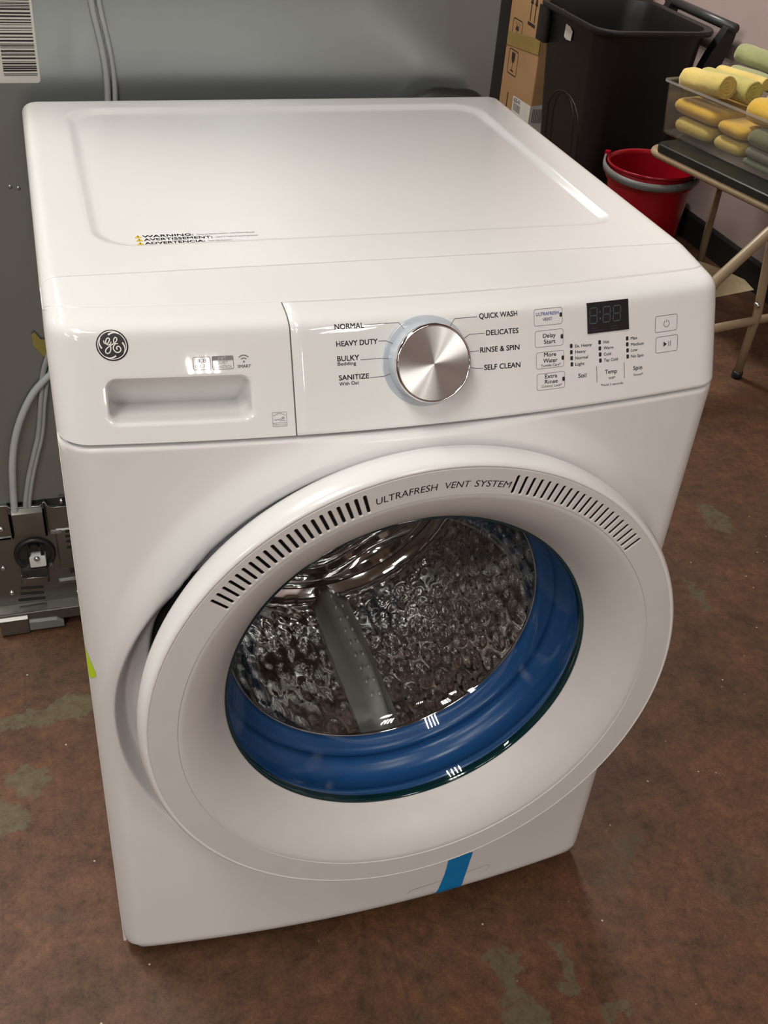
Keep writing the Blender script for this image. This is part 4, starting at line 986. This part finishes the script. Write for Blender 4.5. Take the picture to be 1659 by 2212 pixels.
lathe('bolt', [(0, -.006), (.004, -.005), (.006, 0), (.006, .012)], M_bright, tb, 14, mw=TI @ Matrix.Translation(pl_(-.008, .235) + Vector((-.004, -.013, 0))))
# canvas sling between the brace and the leg
cv = []
for i in range(9):
    t = i / 8; zt = .36 - .085 * t ** 1.1; pb, pt = -.26 + .245 * t, -.22 + .205 * t
    cv.append([pl_(pt + (pb - pt) * s, zt + (.268 - zt) * s) + Vector((0, .02 + .05 * (1 - s), 0)) for s in lin(0, 1, 6)])
V, F = loft(cv, False); n = len(V); V2 = [p + Vector((0, .003, 0)) for p in V]
obj('canvas_sling', V + V2, F + [tuple(i + n for i in reversed(f)) for f in F], M_canvas, tb, mw=TI, label='beige canvas panel between the legs')

tt = Vector((1.508, 2.040, .504))
tote = empty('plastic_tote', tt, 'clear plastic tote of rolled towels on the black table', 'tote')
def tq(s, p, z): return TD * s + TP * p + Vector((0, 0, z))
TL_, TW_, TH_ = .50, .262, .152
def tl(i, z, r=.02): return [tq(s, p, z) for s, p in rrect(-i, TL_ + i, -i, TW_ + i, r, 5)]
Lt = [tl(-.004, 0), tl(0, .004), tl(.006, .09), tl(.010, TH_ - .004), tl(.018, TH_), tl(.018, TH_ + .003), tl(.008, TH_ + .002), tl(.004, .09), tl(-.003, .006)]
V, F = loft(Lt, True, True, True); obj('tote_body', V, F, M_clear, tote, sharp=50)
V, F = loft([[tq(s, p, z) for s, p in rrect(-.0185, TL_ + .0185, -.0185, TW_ + .0185, .022, 5)] for z in (TH_ - .003, TH_ + .0035)], True); obj('tote_lip', V, F, m_glass('hazy plastic lip', (0.9, 0.89, 0.86), 0.35), tote, sharp=50)
def cloth(name, c):
    m = mat(name, c, 0.95, spec=0.1, sheen=0.4); f = noise_fac(m, 55, 5, 0.7); g = noise_fac(m, 9, 3)
    d = tuple(x * .78 for x in c); L(m, ramp(m, g, [(0.3, d), (0.7, c)]), BS(m).inputs['Base Color']); bump(m, f, 0.5, 0.004); return m
C_Y = cloth('yellow towelling', (0.72, 0.55, 0.17)); C_YG = cloth('yellow green towelling', (0.52, 0.46, 0.14)); C_G = cloth('sage green towelling', (0.33, 0.35, 0.16)); C_YO = cloth('golden towelling', (0.70, 0.44, 0.06)); C_GR = cloth('grey towelling', (0.21, 0.20, 0.17)); C_DG = cloth('dark sage towelling', (0.15, 0.165, 0.085)); C_PG = cloth('pale green towelling', (0.20, 0.25, 0.17))
def towel_roll(s, p, z, length, r, m, label, tilt=0.0, seed=0, rz=0.0):
    # axis along TD (towards the viewer); near end shows the rolled spiral
    n = 36; Ls = []; ks = 16
    def P(a, t, rr):
        q = noise.noise(Vector((math.cos(a) * 1.6 + seed, math.sin(a) * 1.6, t * 5))) * .07 + noise.noise(Vector((math.cos(a) * 4 + seed, math.sin(a) * 4, t * 11))) * .035
        return Vector((math.cos(a) * rr * (1 + q) * 1.04, -t * length, math.sin(a) * rr * (1 + q) * .96))
    prof_ = [(.02, -.03), (.45, -.035), (.75, -.02), (.93, .01), (1.0, .06)] + [(1.0 + .03 * math.sin(t * 9 + seed), t) for t in lin(.12, .92, 9)] + [(1.0, .965), (.94, .995)]
    for f, t in prof_: Ls.append([P(2 * math.pi * j / n, t, r * f) for j in range(n)])
    pitch = .30
    for f in [.86, .78, .70, .62, .54, .46, .38, .30, .22, .14, .06]:
        row = []
        for j in range(n):
            a = 2 * math.pi * j / n; ph_ = (f / pitch - a / (2 * math.pi) + seed) % 1.0
            dep = .16 * max(0, math.sin(ph_ * math.pi)) ** .7 - .19
            row.append(P(a, 1.0 + dep * (.07 / length), r * f))
        Ls.append(row)
    V, F = loft(Ls, True, True, True)
    o = obj('rolled_towel', V, F, m); o.location = tt + tq(s, p, z)
    o.rotation_euler = (tilt, 0, math.atan2(TD.x, -TD.y) + rz); tag(o, label, 'towel', 'towels in the clear tote'); return o
towel_roll(.018, .042, .160, .175, .034, C_Y, 'pale yellow rolled towel at the left end of the tote', -.10, 1)
towel_roll(.012, .117, .156, .215, .034, C_YG, 'yellow green rolled towel with its spiral end showing', -.05, 2)
towel_roll(.012, .176, .172, .20, .020, C_Y, 'narrow yellow rolled towel wedged between two green rolls', -.05, 3)
towel_roll(.02, .225, .168, .215, .024, C_G, 'sage green rolled towel behind the narrow yellow roll', -.03, 4)
towel_roll(-.01, .272, .215, .17, .031, C_G, 'green rolled towel lying highest at the wall side', 0.0, 5)
towel_roll(.26, .165, .146, .18, .040, C_YG, 'olive green rolled towel in the middle of the tote', -.10, 6)
towel_roll(.285, .070, .142, .17, .036, C_YO, 'golden yellow rolled towel at the near end of the tote', -.05, 7)
towel_roll(.19, .272, .208, .22, .029, C_G, 'green rolled towel touching the wall beside the tote', 0.0, 8)
def folded(s0, s1, p0, p1, z0, z1, m, label, seed=0):
    Ls = []; k = 8; z0 += .003; z1 -= .003; mid = (z0 + z1) / 2
    for i in range(k + 1):
        a = -math.pi / 2 + math.pi * i / k; ins = (1 - math.cos(a)) * min((z1 - z0) / 2, .02); zz = mid + math.sin(a) * (z1 - z0) / 2
        Ls.append([tq(s, p, zz + .0025 * noise.noise(Vector((s * 25 + seed, p * 25, zz * 30)))) for s, p in rrect(s0 + ins, s1 - ins, p0 + ins, p1 - ins, .025, 6)])
    V, F = loft(Ls, True, True, True); o = obj('folded_towel', V, F, m); o.location = tt; tag(o, label, 'towel', 'towels in the clear tote'); return o
folded(.012, .198, .010, .245, .062, .110, C_YO, 'mustard folded towel pressed against the far end of the tote', 1)
folded(.03, .190, .012, .235, .010, .060, C_Y, 'yellow folded towel at the bottom far end of the tote', 2)
folded(.203, .320, .012, .245, .058, .100, C_YO, 'golden folded towel in the middle layer of the tote', 3)
folded(.200, .320, .014, .235, .010, .056, C_Y, 'pale yellow folded towel low in the middle of the tote', 4)
folded(.325, .485, .010, .245, .060, .108, C_DG, 'dark sage folded towel at the near end of the tote', 5)
folded(.33, .485, .010, .245, .028, .060, C_GR, 'grey folded towel under the dark sage towel', 6)
folded(.33, .485, .010, .245, .008, .028, C_PG, 'pale green folded towel at the bottom of the tote', 7)
